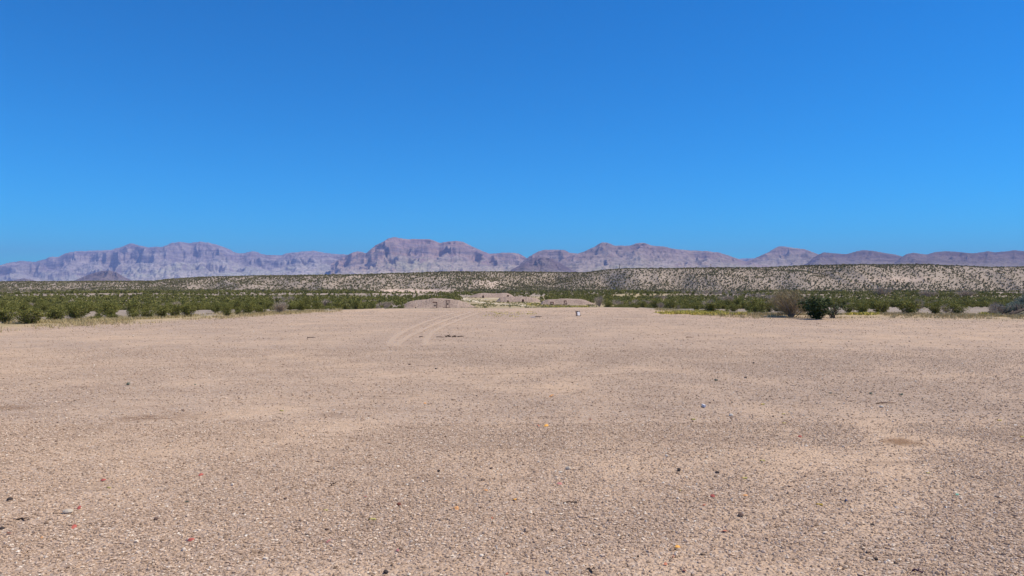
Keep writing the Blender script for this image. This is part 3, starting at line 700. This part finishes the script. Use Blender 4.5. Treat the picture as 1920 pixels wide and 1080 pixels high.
# ------------------------------------------------------------------ target frames
RUST = flat_mat('rusty steel', (.13, .055, .035), .8, .4, 14); DKST = flat_mat('dark steel', (.035, .03, .03), .6, .3, 10)
WOODM = flat_mat('weathered lumber', (.20, .13, .09), .9, .35, 12); WHITE = flat_mat('white painted board', (.80, .78, .78), .8, .06, 8)
def target_stand(px, pbase, wpx, hpx, Y, label, legs=(1, 1), plate=(.5, .5), foot_shadow_ext=.3, top_ext=.1, grp='steel target frames at the berms'):
    x = (px - 960) / F * Y; z = EYE + (540 - pbase) / F * Y; W = wpx * Y / F; H = hpx * Y / F; t = .085 * Y / 150
    o = empty('target_stand', (x, Y, z - .02)); setp(o, label, 'target stand', grp)
    for i, s in enumerate((-1, 1)):
        b = MB(); r = t if legs[i] else t * .35; b.tube([(s * W / 2, 0, -.15), (s * W / 2, 0, H)], r, 6); b.build('leg', RUST, o)
    b = MB(); b.tube([(-W / 2 - top_ext, 0, H + t), (W / 2 + top_ext, 0, H + t)], t, 6); b.build('crossbar', RUST, o)
    b = MB(); b.box((-W / 2, 0, .03), (foot_shadow_ext * 2, .9, .07)); b.box((W / 2, 0, .03), (.12, .9, .07)); b.build('foot_shadow_bar', RUST, o)  # left foot widened to stand in for the frame's shadow on the ground
    if plate:
        pr = .17 * Y / 150
        b = MB(); cz = H * plate[1]; n = 8
        b.tube([(0 + W * (plate[0] - .5), -.02, cz), (0 + W * (plate[0] - .5), .02, cz)], pr, n); b.build('steel_plate', DKST, o)
        b = MB(); b.tube([(W * (plate[0] - .5) - .04, 0, cz + pr), (W * (plate[0] - .5) - .04, 0, H)], .012, 4); b.tube([(W * (plate[0] - .5) + .04, 0, cz + pr), (W * (plate[0] - .5) + .04, 0, H)], .012, 4); b.build('hanging_chain', DKST, o)
    return o
target_stand(815.5, 577.6, 7, 10.2, 148.5, 'left square target frame on the nearest berm, full height right leg', (0, 1), (.5, .45), .6)
target_stand(839.5, 576.6, 5.6, 12, 149, 'right and taller target frame on the nearest berm, with a wide top bar', (1, 0), (.5, .55), .6, .15)
target_stand(1035, 572.6, 4.6, 5.4, 179, 'left small target frame at the berm behind the yellow flowers', (1, 1), (.5, .35), .25)
target_stand(1060, 572.4, 4.2, 7.5, 179, 'right target frame at the berm behind the yellow flowers, with a tall left leg', (1, 0), (.8, .35), .2, .02)
target_stand(952.5, 568, 2.4, 3.4, 214, 'left tiny target stand at the middle berm', (1, 1), (.5, .45), .1, .02)
target_stand(980.6, 567.6, 2.2, 5.5, 214, 'right tiny target stand at the middle berm', (1, 1), (.5, .75), .1, .02)
target_stand(906, 558.6, 2.6, 3.4, 289, 'left tiny target stand at the farthest berm', (1, 1), (.5, .45), .1, .02)
target_stand(952.5, 557.4, 2.6, 3.2, 289, 'right tiny target stand at the farthest berm', (1, 1), (.5, .45), .1, .02)
# the small stand on the gravel
def small_target():
    x, y, z = ground_hit(1084.5, 592.6); u = y / F
    o = empty('target_box', (x, y, z), math.radians(28)); o.rotation_euler.x = math.radians(-14); setp(o, 'small dark wooden frame holding a white panel, alone on the far gravel', 'target frame')
    W, H = 8.4 * u, 10 * u
    for s, nm in ((-1, 1), (1, .72)):
        b = MB(); b.box((s * W / 2, 0, H * (1.04 if s < 0 else 1.0) / 2), (.034 * nm, .034, H * (1.04 if s < 0 else 1.0))); b.build('post', WOODM, o)
    b = MB(); b.box((-.01, 0, .02), (W * 1.12, .05, .04)); b.box((-W / 2, .08, .018), (.04, .26, .036)); b.box((W / 2, .08, .018), (.04, .26, .036)); b.build('base_rail', WOODM, o)
    b = MB(); b.box((-.02, -.019, H * .90), (W * .46, .03, .035)); b.build('clip_bar', DKST, o)
    b = MB(); b.box((.028, -.022, H * .42), (W * .66, .012, H * .66)); b.build('white_panel', WHITE, o)
    b = MB(); b.box((.0, .012, H * .55), (W * .9, .012, H * .8)); b.build('backing_board', flat_mat('pale cardboard', (.50, .42, .37), .9, .1, 9), o)
small_target()
# slim markers and scraps beyond the gravel
for px_, py_, h_, lb in ((956, 574, 4.5, 'short dark post standing beside the light dirt road'), (779, 578, 2.6, 'tiny dark stake at the left foot of the nearest berm')):
    Y = 146; x = (px_ - 960) / F * Y; z = gz(x, Y); o = empty('marker_post', (x, Y, z)); setp(o, lb, 'post')
    b = MB(); b.tube([(0, 0, -.1), (.02, 0, h_ * Y / F + .1)], [.06, .05], 6); b.build('post', DKST, o); b = MB(); b.box((.03, 0, h_ * Y / F), (.22, .04, .12)); b.build('marker_plate', DKST, o)

# utility poles on the bluff
POLE = flat_mat('creosoted pole wood', (.10, .085, .08), .9, .3, 2)
for px_, top_, base_, wd, lb in ((1161.5, 495.5, 506, .19, 'thin dark pole on the skyline below the twin-peaked mountain'), (1332.5, 495, 503.5, .12, 'thin pale grey pole further right on the skyline, barely visible')):
    Y = float(crest(np.array([px_]))[0]) + 12; x = (px_ - 960) / F * Y; z = gz(x, Y); H = EYE + (540 - top_) / F * Y - z
    o = empty('utility_pole', (x, Y, z)); setp(o, lb, 'pole', 'poles on the skyline')
    b = MB(); b.tube([(0, 0, -.3), (0, 0, H)], [wd, wd * .8], 8); b.build('pole', POLE, o)
    b = MB(); b.box((0, -.12, H * .93), (.9, .08, .1)); b.build('crossarm', POLE, o)

# ------------------------------------------------------------------ brushy mound at the right border
def mound():
    n, m = 120, 70; u = np.linspace(0, 1, n); v = np.linspace(0, 1, m); U, Vv = np.meshgrid(u, v)
    Y = 43.2 + 16 * Vv; X = .642 * Y + 22 * U
    H = 1.45 * sst(0, .26, U) * sst(1, .8, U); z = height(X, Y) - .15 + (H + .15) * np.sin(np.pi * np.clip(Vv, 0, 1)) ** .8 + .12 * fbm(X / 1.1, Y / 1.1, 4) * np.sin(np.pi * Vv)
    z[0] -= .3; z[-1] -= .3; z[:, 0] -= .2
    m_, t, b = mat('mound soil'); nn = N(t); f = nn.noise(nn.pos(), 3, 5, .7)
    nn.l(nn.mix(nn.ramp(f, [(.35, 0.), (.65, 1.)]), (.14, .125, .095), (.28, .27, .19)), b.inputs['Base Color'])
    me = npmesh('earth_mound', np.stack([X, Y, z], -1).reshape(-1, 3), grid_faces(n, m), m_, True)
    setp(ob('earth_mound', me), 'grassy earth mound overgrown with grey-green brush at the right border', 'mound')
    return lambda x, y: float(np.interp((x - .642 * y) / 22, u, z[np.argmin(abs(v - (y - 43.2) / 16))]))
mz = mound()
sg = [(31.2, 45.8, .55, .7, 'low blue-grey shrub at the left tip of the brushy mound'), (32.6, 46.8, .75, .85, 'grey-green shrub low on the left flank of the mound'), (34.3, 48.2, .9, 1.0, 'wide sage-coloured shrub in the middle of the mound'),
      (36.3, 50.0, 1.0, 1.1, 'tallest sage-coloured shrub high on the mound, at the right border'), (33.9, 45.6, .6, .6, 'small pale shrub above the fallen logs on the mound'), (37.0, 47.2, .85, .9, 'grey-green shrub cut by the right border above the logs'),
      (35.4, 45.6, .7, .55, 'flattened grey-green shrub lying over the logs'), (38.5, 49, 1.1, 1.1, 'grey-green shrub beyond the right border of the mound')]
for k in range(70):
    gy = random.uniform(44.6, 52); gx = (1862 - 960) / F * gy + random.random() ** 1.3 * 5; s_ = random.uniform(.32, .58)
    shrub('sage_shrub', 'sage' if random.random() < .75 else 'grey', k % 3, gx, gy, s_, 'grey-green shrub of the brush covering the mound at the right border', 'shrub', 'brush covering the mound', sz=s_, z=mz(gx, gy) - .06)
sg = [(x - 1.6, y - .3, s * .8, h * .65, lb) for x, y, s, h, lb in sg]
for i, (x, y, s, h, lb) in enumerate(sg): shrub('sage_shrub', 'sage', i % 3, x, y, s, lb, 'shrub', 'sage shrubs on the mound', sz=h, z=mz(x, y) - .08)
LOGM = flat_mat('dead wood', (.11, .085, .07), .95, .5, 6); LOGG = flat_mat('grey dead wood', (.33, .29, .26), .95, .4, 6)
def log(pts, r, M, lb, name='fallen_log', grp='dead wood on the mound'):
    pts = [(x, y, mz(x, y) + r * .5 + dz) for x, y, dz in pts]
    o = empty(name, pts[0]); p0 = Vector(pts[0]); setp(o, lb, 'log', grp); q = [Vector(p) - p0 for p in pts]
    b = MB(); b.tube(q, [r * (1 - .55 * i / len(q)) for i in range(len(q))], 8); b.build('trunk', M, o, True)
    for k in range(3):
        a = q[0].lerp(q[-1], .3 + .22 * k); e = a + Vector((random.uniform(-.5, .5), random.uniform(-.4, .1), random.uniform(.2, .55)))
        b = MB(); b.tube([a, a.lerp(e, .5) + Vector((.05, 0, .08)), e], [r * .4, r * .28, r * .1], 5); b.build('branch', M, o, True)
log([(29.5, 44.0, 0), (30.2, 44.4, .10), (31.0, 44.9, .18), (32.3, 45.6, .15)], .13, LOGM, 'long dark log rising diagonally to the right border of the mound')
log([(28.7, 43.9, 0), (29.3, 44.1, .12), (29.9, 44.5, .05), (30.4, 44.9, .22)], .06, LOGM, 'short crooked dark branch at the left foot of the mound')
log([(30.4, 43.9, 0), (31.2, 44.0, .05), (32.4, 44.1, .02)], .07, LOGG, 'pale grey log lying below the long dark log')
log([(29.4, 45.6, .3), (30.2, 45.9, .45), (30.9, 46.3, .4)], .05, LOGM, 'small dark forked branch among blue-grey shrubs on the mound')

# ------------------------------------------------------------------ gravel
STONE = var_ramp_mat('gravel stones', [(0, (.16, .105, .07)), (.2, (.33, .235, .165)), (.45, (.50, .36, .255)), (.7, (.63, .48, .36)), (.92, (.78, .66, .52)), (1, (.92, .85, .73))], .85)
_ico = None
import bmesh
bmx = bmesh.new(); bmesh.ops.create_icosphere(bmx, subdivisions=1, radius=1); IV = np.array([v.co[:] for v in bmx.verts]); IF = np.array([[v.index for v in f.verts] for f in bmx.faces]); bmx.free()
OV = np.array([(1, 0, 0), (-1, 0, 0), (0, 1, 0), (0, -1, 0), (0, 0, 1), (0, 0, -1.)]); OF = np.array([(0, 2, 4), (2, 1, 4), (1, 3, 4), (3, 0, 4), (2, 0, 5), (1, 2, 5), (3, 1, 5), (0, 3, 5)])
def stones(name, X, Y, r, base, rng, dark=0):
    BV, BF = base; n = len(X); Z = height(X, Y); k = len(BV)
    V = BV[None] * (1 + rng.normal(0, .2, (n, k, 1)).clip(-.4, .4)) * r[:, None, None]
    V = V * np.stack([.8 + .6 * rng.random(n), .8 + .6 * rng.random(n), .42 + .5 * rng.random(n)], -1)[:, None, :]
    a = rng.random(n) * 6.283; c, s = np.cos(a)[:, None], np.sin(a)[:, None]
    x = V[..., 0] * c - V[..., 1] * s + X[:, None]; y = V[..., 0] * s + V[..., 1] * c + Y[:, None]; z = V[..., 2] + Z[:, None] + (r * .35)[:, None]
    Vt = np.stack([x, y, z], -1).reshape(-1, 3); Ft = (BF[None] + (np.arange(n) * k)[:, None, None]).reshape(-1, 3)
    var = np.repeat(np.clip(rng.beta(2.2, 2.4, n) - dark, 0, 1), k)
    return Vt, Ft, var
def place(n, y0, y1, rng, pw=0.):
    Y = np.sqrt(rng.random(n) * (y1 ** 2 - y0 ** 2) + y0 ** 2); px = rng.random(n) * 2200 - 140; X = (px - 960) / F * Y
    f = gravf(X, Y)
    k = (rng.random(n) < np.clip(.50 + .9 * f, .10, 1)) & (Y < yedge(px) - 1); return X[k], Y[k]
sets = []
for n, y0, y1, r0, r1, base in ((270000, 3.6, 9, .003, .0122, (OV, OF)), (9000, 3.6, 9.5, .008, .015, (IV, IF)), (140000, 9, 20, .005, .0155, (OV, OF)), (5000, 9, 22, .010, .018, (IV, IF)), (70000, 20, 58, .010, .026, (OV, OF)), (260, 3.8, 14, .014, .022, (IV, IF))):
    X, Y = place(n, y0, y1, R); r = r0 + (r1 - r0) * R.random(len(X)) ** 3.2; sets.append(stones('g', X, Y, r, base, R))
off = 0; VV, FF, AA = [], [], []
for v, f, a in sets: VV.append(v); FF.append(f + off); AA.append(a); off += len(v)
o = ob('gravel', npmesh('gravel', np.concatenate(VV), np.concatenate(FF), STONE, False, attrs={'var': np.concatenate(AA)})); setp(o, kind='stuff')
print('GRAVEL tris', sum(len(f) for f in FF))

# ------------------------------------------------------------------ single rocks, shards, shells and sticks on the gravel
def rock_mesh(rng, M):
    bm = bmesh.new(); bmesh.ops.create_icosphere(bm, subdivisions=2, radius=1)
    ax = [Vector(rng.normal(0, 1, 3)).normalized() for _ in range(7)]
    for v in bm.verts:
        p = v.co.copy()
        for a in ax:
            d = p.dot(a)
            if d > .72: p -= a * (d - .72) * .9
        v.co = p * (1 + rng.normal(0, .03)); v.co.z *= .75
    me = bpy.data.meshes.new('rock'); bm.to_mesh(me); bm.free(); me.materials.append(M); return me
RK = {'grey': flat_mat('grey rock', (.56, .48, .38), .9, .25, 40), 'dark': flat_mat('dark rock', (.07, .055, .05), .85, .4, 40), 'red': flat_mat('red brown rock', (.20, .075, .05), .85, .4, 40),
      'brown': flat_mat('brown rock', (.15, .10, .08), .9, .4, 40), 'pale': flat_mat('pale rock', (.62, .56, .48), .9, .2, 40)}
def at(px, py): x, y, z = ground_hit(px, py, 3.2, 80); return x, y, gz(x, y)
rocks = [(1065, 880.5, 12, 'grey', 'pale grey rock with a sharp dark shadow on its left, centre right of the gravel'), (1051, 886, 8, 'pale', 'paler low rock just in front of the grey one with the sharp shadow'),
 (1273, 883, 11, 'dark', 'dark rock right of the pale grey one, in the middle distance of the gravel'), (822.5, 884.5, 8, 'dark', 'small dark rock left of centre, alone on smooth soil'), (921, 879, 7, 'brown', 'small brown rock right of the lone dark one near centre'),
 (748, 948, 11, 'red', 'red-brown rock left of the large orange shard'), (724, 1075, 13, 'dark', 'black rock at the bottom border left of centre'), (1389, 968, 15, 'brown', 'flat dark brown rock above the orange-red shard on the right'),
 (19, 938.5, 12, 'dark', 'square black lump near the left border'), (4, 992, 12, 'dark', 'dark flat lump cut by the left border'), (293, 975, 10, 'brown', 'purplish dark rock left of the red shard nearest the bottom left'),
 (128, 962, 20, 'grey', 'flat grey rock between two red shards at lower left'), (613, 994, 9, 'brown', 'brown rock below the two yellow shells'), (817, 692, 6, 'dark', 'tiny black rock on smooth far gravel below the stick pile'),
 (1371, 780, 9, 'pale', 'white rounded rock on the right part of the gravel'), (1653, 764, 9, 'pale', 'pale rock just below the long thin stick on the right'), (535, 936, 9, 'brown', 'purplish flat rock with dark side left of centre'),
 (1345, 887, 10, 'dark', 'thin flat dark rock right of centre'), (1079, 943.5, 9, 'dark', 'dark splinter of rock below the pinkish stick'), (1196, 1044, 6, 'dark', 'small black pebble near the bottom right of centre'),
 (1642, 1050, 10, 'dark', 'black angular pebble at the bottom, left of the purple scrap'), (1636, 985, 9, 'dark', 'dark pebble on the coarse gravel right of the yellow-brown scrap'), (1413, 681.5, 5, 'dark', 'tiny dark pebble on far gravel right of centre'),
 (1398, 709, 6, 'dark', 'small black rock on the far gravel at centre right'), (768, 684, 5, 'brown', 'tiny brown rock just left of the tiny black one')]
for i, (a, b, wpx, cM, lb) in enumerate(rocks):
    x, y, z = at(a, b); o = ob('rock', rock_mesh(np.random.default_rng(i + 5), RK[cM])); r = wpx * y / F / 2; o.location = (x, y, z + r * .35); o.scale = (r, r * .8, r * (.6 if 'flat' in lb or 'low' in lb else .95)); o.rotation_euler = (0, 0, random.random() * 6)
    setp(o, lb, 'rock')
COL = {'orange': (.74, .38, .16), 'bright': (.88, .45, .10), 'red': (.48, .13, .10), 'redor': (.62, .24, .14), 'yellow': (.60, .52, .18), 'teal': (.18, .50, .36), 'blue': (.05, .06, .16), 'lilac': (.30, .22, .34), 'pink': (.62, .26, .22), 'gold': (.55, .38, .07)}
CM = {k: flat_mat(k + ' litter', v, .6, .15, 60) for k, v in COL.items()}
BRASS = flat_mat('dull brass', (.35, .24, .09), .45, .2, 60, .6)
def shard(rng, M, w):
    """a broken piece of a shallow dish: rim, step and jagged edge, 4 mm thick"""
    n = 9; a0 = rng.random() * 6; span = 1.6 + rng.random() * 1.2; R0 = w * .62; V = []; Fq = []
    for k in range(n):
        a = a0 + span * (k / (n - 1) - .5); jag = rng.random() * .35
        for rr, z in ((jag, .30), (.55 + .1 * jag, .30), (.80, .12), (1, 0)):
            for dz in (0, .07): V.append((math.cos(a) * rr * R0 - math.cos(a0) * R0 * .6, math.sin(a) * rr * R0 - math.sin(a0) * R0 * .6, (z + dz) * R0))
    for k in range(n - 1):
        b = k * 8; c = b + 8
        for j in range(3):
            Fq.append((b + 2 * j + 1, b + 2 * j + 3, c + 2 * j + 3, c + 2 * j + 1)); Fq.append((b + 2 * j, c + 2 * j, c + 2 * j + 2, b + 2 * j + 2))
        Fq.append((b, b + 1, c + 1, c)); Fq.append((b + 6, c + 6, c + 7, b + 7))
    for b in (0, (n - 1) * 8):
        for j in range(3): Fq.append((b + 2 * j, b + 2 * j + 2, b + 2 * j + 3, b + 2 * j + 1))
    me = bpy.data.meshes.new('shard'); me.from_pydata(V, [], Fq); me.materials.append(M); me.update(); return me
shards = [(193, 902, 9, 'red', 'small red shard near the left side, above a thin yellow scrap'), (377, 892, 10, 'red', 'flat red shard left of centre, highest of the reds on the left'), (148, 954, 11, 'red', 'bright red shard near the grey flat rock at lower left'),
 (140, 990, 13, 'red', 'dark red elongated shard below the bright red one at lower left'), (17, 1002, 10, 'red', 'red shard at the left border'), (358, 1015, 11, 'red', 'red shard with dark edge at lower left, nearest the bottom'), (78, 1010, 8, 'orange', 'small orange shard near the left border'),
 (910.5, 921, 8, 'orange', 'small orange shard above the large one near centre'), (835, 941.5, 8, 'orange', 'little orange shard up and left of the large orange one'), (855, 955, 13, 'orange', 'large orange shard near the bottom centre'), (685, 933, 9, 'red', 'faded red flat shard left of the red-brown rock'),
 (615, 1017, 11, 'pink', 'pinkish flat shard at the bottom left of centre'), (745, 1034, 9, 'pink', 'slim pink shard near the bottom, left of centre'), (922, 973, 6, 'redor', 'tiny red-orange shard below centre'), (951, 1078, 7, 'redor', 'orange-red shard at the bottom border, centre'),
 (1010, 799.5, 8, 'redor', 'dark red-orange shard touching a brighter orange one, mid distance'), (1025, 799.5, 10, 'bright', 'bright orange shard beside the darker red-orange one, mid distance'), (1107, 788, 7, 'red', 'faint red shard in the middle distance right of centre'),
 (965, 938.5, 11, 'bright', 'yellow-orange shard exactly at the lower centre'), (1335.5, 932, 12, 'red', 'dull red shard left of the small tan one on the right'), (1320, 948.5, 8, 'redor', 'brown-orange shard just below the dull red one on the right'), (1359, 998, 13, 'redor', 'orange-red shard at lower right below the flat brown rock'),
 (1270.5, 1028, 13, 'bright', 'brightest yellow-orange shard at the bottom right of centre'), (1262, 1046, 9, 'redor', 'red-orange shard just below the brightest one'), (1248, 1060, 9, 'redor', 'upright red-orange shard at the bottom, left below the brightest one'), (1283.6, 1073, 9, 'red', 'red shard at the bottom border right of centre'),
 (1398, 931, 8, 'orange', 'small tan-orange shard on the right side'), (1500, 820, 7, 'red', 'small red shard at right, in the middle distance'), (1033, 743.5, 12, 'orange', 'flat orange shard farthest away on the gravel'), (797, 757.5, 7, 'orange', 'small orange shard left of centre in the middle distance'),
 (1049, 909, 12, 'pink', 'pinkish flat shard right of centre below the pale grey rock'), (1794, 929, 9, 'teal', 'small teal green scrap on the far right'), (1587, 940, 9, 'blue', 'dark blue scrap right of the golden shell'), (747, 863, 4, 'red', 'tiny red crumb left of the lone dark rock')]
for i, (a, b, wpx, cM, lb) in enumerate(shards):
    x, y, z = at(a, b); rr_ = np.random.default_rng(i + 50); o = ob('litter_shard', shard(rr_, CM[cM], wpx * y / F)); o.location = (x, y, z + .006); o.rotation_euler = (rr_.normal(.15, .15), rr_.normal(0, .15), 0); setp(o, lb, 'litter', 'coloured shards scattered on the gravel')
shells = [(204, 915.5, 8, 'yellow', 'thin yellow scrap below the small red shard at left'), (610.5, 958, 9, 'yellow', 'short yellow shell left of the longer yellow one'), (698, 975.5, 13, 'yellow', 'long bright yellow shell left of centre near the bottom'), (1299.5, 787.5, 8, 'yellow', 'faint yellow shell in the middle distance right of centre'),
 (1429.5, 865, 9, 'yellow', 'yellow shell on the right, above another yellow one'), (1396, 898, 10, 'yellow', 'yellow shell on the right between two others'), (1277, 920.5, 7, 'yellow', 'stubby yellow shell seen end-on right of centre'), (1740, 888, 7, 'yellow', 'small yellow shell at far right on coarse gravel'),
 (1536, 948, 12, 'gold', 'golden brown shell on coarse gravel at lower right'), (1874, 789, 7, 'yellow', 'small yellow shell near the right border, farther one'), (1917, 820, 8, 'yellow', 'yellow shell cut by the right border'), (1470, 794, 6, 'yellow', 'tiny yellow shell right, in the middle distance'), (1430, 759, 7, 'yellow', 'tiny yellow shell, farthest of the yellow ones on the right'),
 (528, 771, 7, 'yellow', 'yellow shell left of centre in the middle distance'), (1469, 777, 6, 'yellow', 'tiny yellow shell just behind another on the right')]
for i, (a, b, wpx, cM, lb) in enumerate(shells):
    x, y, z = at(a, b); L = wpx * y / F; r = L * .17; rz = random.uniform(-.5, .5)
    o = empty('spent_shell', (x, y, z + r * .9), rz); setp(o, lb, 'shell casing', 'yellow shells scattered on the gravel')
    q = MB(); q.tube([(-L * .28, 0, 0), (L * .45, 0, 0), (L * .5, 0, 0)], [r, r, r * .85], 10); q.build('hull', CM[cM], o, False)
    q = MB(); q.tube([(-L * .5, 0, 0), (-L * .46, 0, 0), (-L * .455, 0, 0), (-L * .285, 0, 0)], [r * 1.18, r * 1.18, r * 1.03, r * 1.03], 10); q.build('brass_base', BRASS, o)
TW = flat_mat('dry stick wood', (.24, .16, .11), .95, .4, 15); TWD = flat_mat('dark stick wood', (.06, .042, .035), .95, .4, 15); PUR = flat_mat('dark purple plastic', (.07, .03, .06), .7, .3, 15)
def stick(a, b, a2, b2, wpx, M, lb, name='stick', cat='stick'):
    x, y, z = at(a, b); x2, y2, z2 = at(a2, b2); r = max(.006, wpx * y / F / 2); o = empty(name, (x, y, z + r)); d = Vector((x2 - x, y2 - y, z2 - z)); setp(o, lb, cat)
    q = MB(); q.tube([Vector((0, 0, 0)), d * .35 + Vector((0, .02, r * .6)), d * .7 + Vector((0, -.02, 0)), d], [r, r * .9, r * .7, r * .4], 6); q.build('shaft', M, o, True)
    q = MB(); q.tube([d * .45, d * .6 + Vector((.02, .03, r * 2))], [r * .5, r * .2], 5); q.build('twig', M, o, True)
stick(1643, 757.5, 1680, 755.5, 2.2, TW, 'long thin pale stick lying on the right part of the gravel')
stick(818, 632.4, 834, 632.8, 1.4, TW, 'thin brown stick at the left of the small debris pile')
stick(836, 632.6, 846, 632.2, 3.6, TWD, 'thick black stick in the middle of the small debris pile')
stick(849, 632.8, 856, 632.5, 3.2, TWD, 'short black stick right of the thick one in the debris pile')
stick(858, 632.2, 870, 631.2, 1.8, TWD, 'thin dark stick at the right of the small debris pile')
stick(786, 632.3, 794, 632, 1.6, TWD, 'short dark stick left of the small debris pile on far gravel')
stick(1286, 633, 1301, 633, 1.5, TW, 'short flat stick far out on the gravel right of centre')
stick(576, 633.8, 592, 633.5, 1.3, TWD, 'thin dark stick far out on the gravel left of centre')
stick(30, 976, 56, 975, 2.5, TWD, 'dark thin stick on the gravel at lower left')
stick(621, 911, 630, 906, 2.4, TWD, 'short slanted dark stick left of centre')
stick(1101, 1069, 1114, 1074, 3, TWD, 'dark short stick at the bottom border right of centre')
stick(1711, 1072, 1732, 1073.5, 4, PUR, 'dark purple scrap lying flat at the bottom right', 'plastic_scrap', 'litter')
stick(1057, 944, 1085, 943, 1.6, TW, 'brown twig beside the dark splinter of rock near centre right')
for a, b, wp, lb in ((999, 595.3, 9, 'thin white board lying on far gravel left of the framed white panel'), (1320, 764, 3, 'tiny white chip on the gravel right of centre')):
    x, y, z = at(a, b); L = wp * y / F; o = ob('white_board', None) if False else None
    q = MB(); q.box((0, 0, 0), (L, .10, .03)); q.box((L * .1, .08, -.004), (L * .6, .07, .022)); o = q.build('white_board', WHITE); o.location = (x, y, z + .025); setp(o, lb, 'board')
stick(1003, 595, 1016, 594.4, 1.5, TWD, 'dark twig touching the thin white board on far gravel')
# small green weeds on the gravel
def weed(a, b, wpx, lb):
    x, y, z = at(a, b); rg = np.random.default_rng(int(a)); tri, v, st = leaf_cloud(rg, 160, .5, 1.0, .09, 10, 70, .1)
    o = ob('weed', tri_mesh('weed', tri, v, SAGE)); s = wpx * y / F; o.location = (x, y, z - .005); o.scale = (s, s, s * .7); setp(o, lb, 'weed', 'low weeds on the gravel')
weed(241, 722, 16, 'small green weed on the left part of the gravel'); weed(1632, 739, 12, 'low weed on the right part of the gravel, left of a similar one'); weed(1690, 741, 12, 'low weed on the right part of the gravel, above the long stick'); weed(1341, 714, 12, 'faint low weed centre right on the far gravel'); weed(366, 722, 7, 'tiny weed right of the small green one on the left'); weed(350, 942, 12, 'flat grey-green weed on the gravel at lower left')
weed(1557, 738, 9, 'small weed left of the pair above the long stick')
# brown damp stain
def stain(a, b, wpx, hpx, op=.5):
    x, y, z = at(a, b); m, t, bb = mat('brown stained soil'); n = N(t); n_ = n.noise(n.pos(), 7, 5, .75); v = n.n('ShaderNodeAttribute', attribute_name='var').outputs['Fac']
    bb.inputs['Base Color'].default_value = (.27, .15, .075, 1); e = n.math('ADD', v, n.math('MULTIPLY', n.math('SUBTRACT', n_, .5), 2.2)); n.l(n.math('MULTIPLY', n.ramp(e, [(.3, 1.), (.9, 0.)]), op), bb.inputs['Alpha'])
    rr, th = np.meshgrid(np.linspace(0.02, 1, 10), np.linspace(0, 2 * np.pi, 33)); X = x + rr * np.cos(th) * wpx * y / F / 2; Y = y + rr * np.sin(th) * hpx * y * y / F / EYE / 2
    me = npmesh('soil_stain', np.stack([X, Y, height(X, Y) + .006], -1).reshape(-1, 3), grid_faces(10, 33), m, True, attrs={'var': rr.ravel()}); setp(ob('soil_stain', me), kind='structure')
stain(1690, 829, 90, 20); stain(255, 786, 130, 12, .22); stain(25, 765, 120, 16, .22); stain(330, 780, 200, 22, .15)
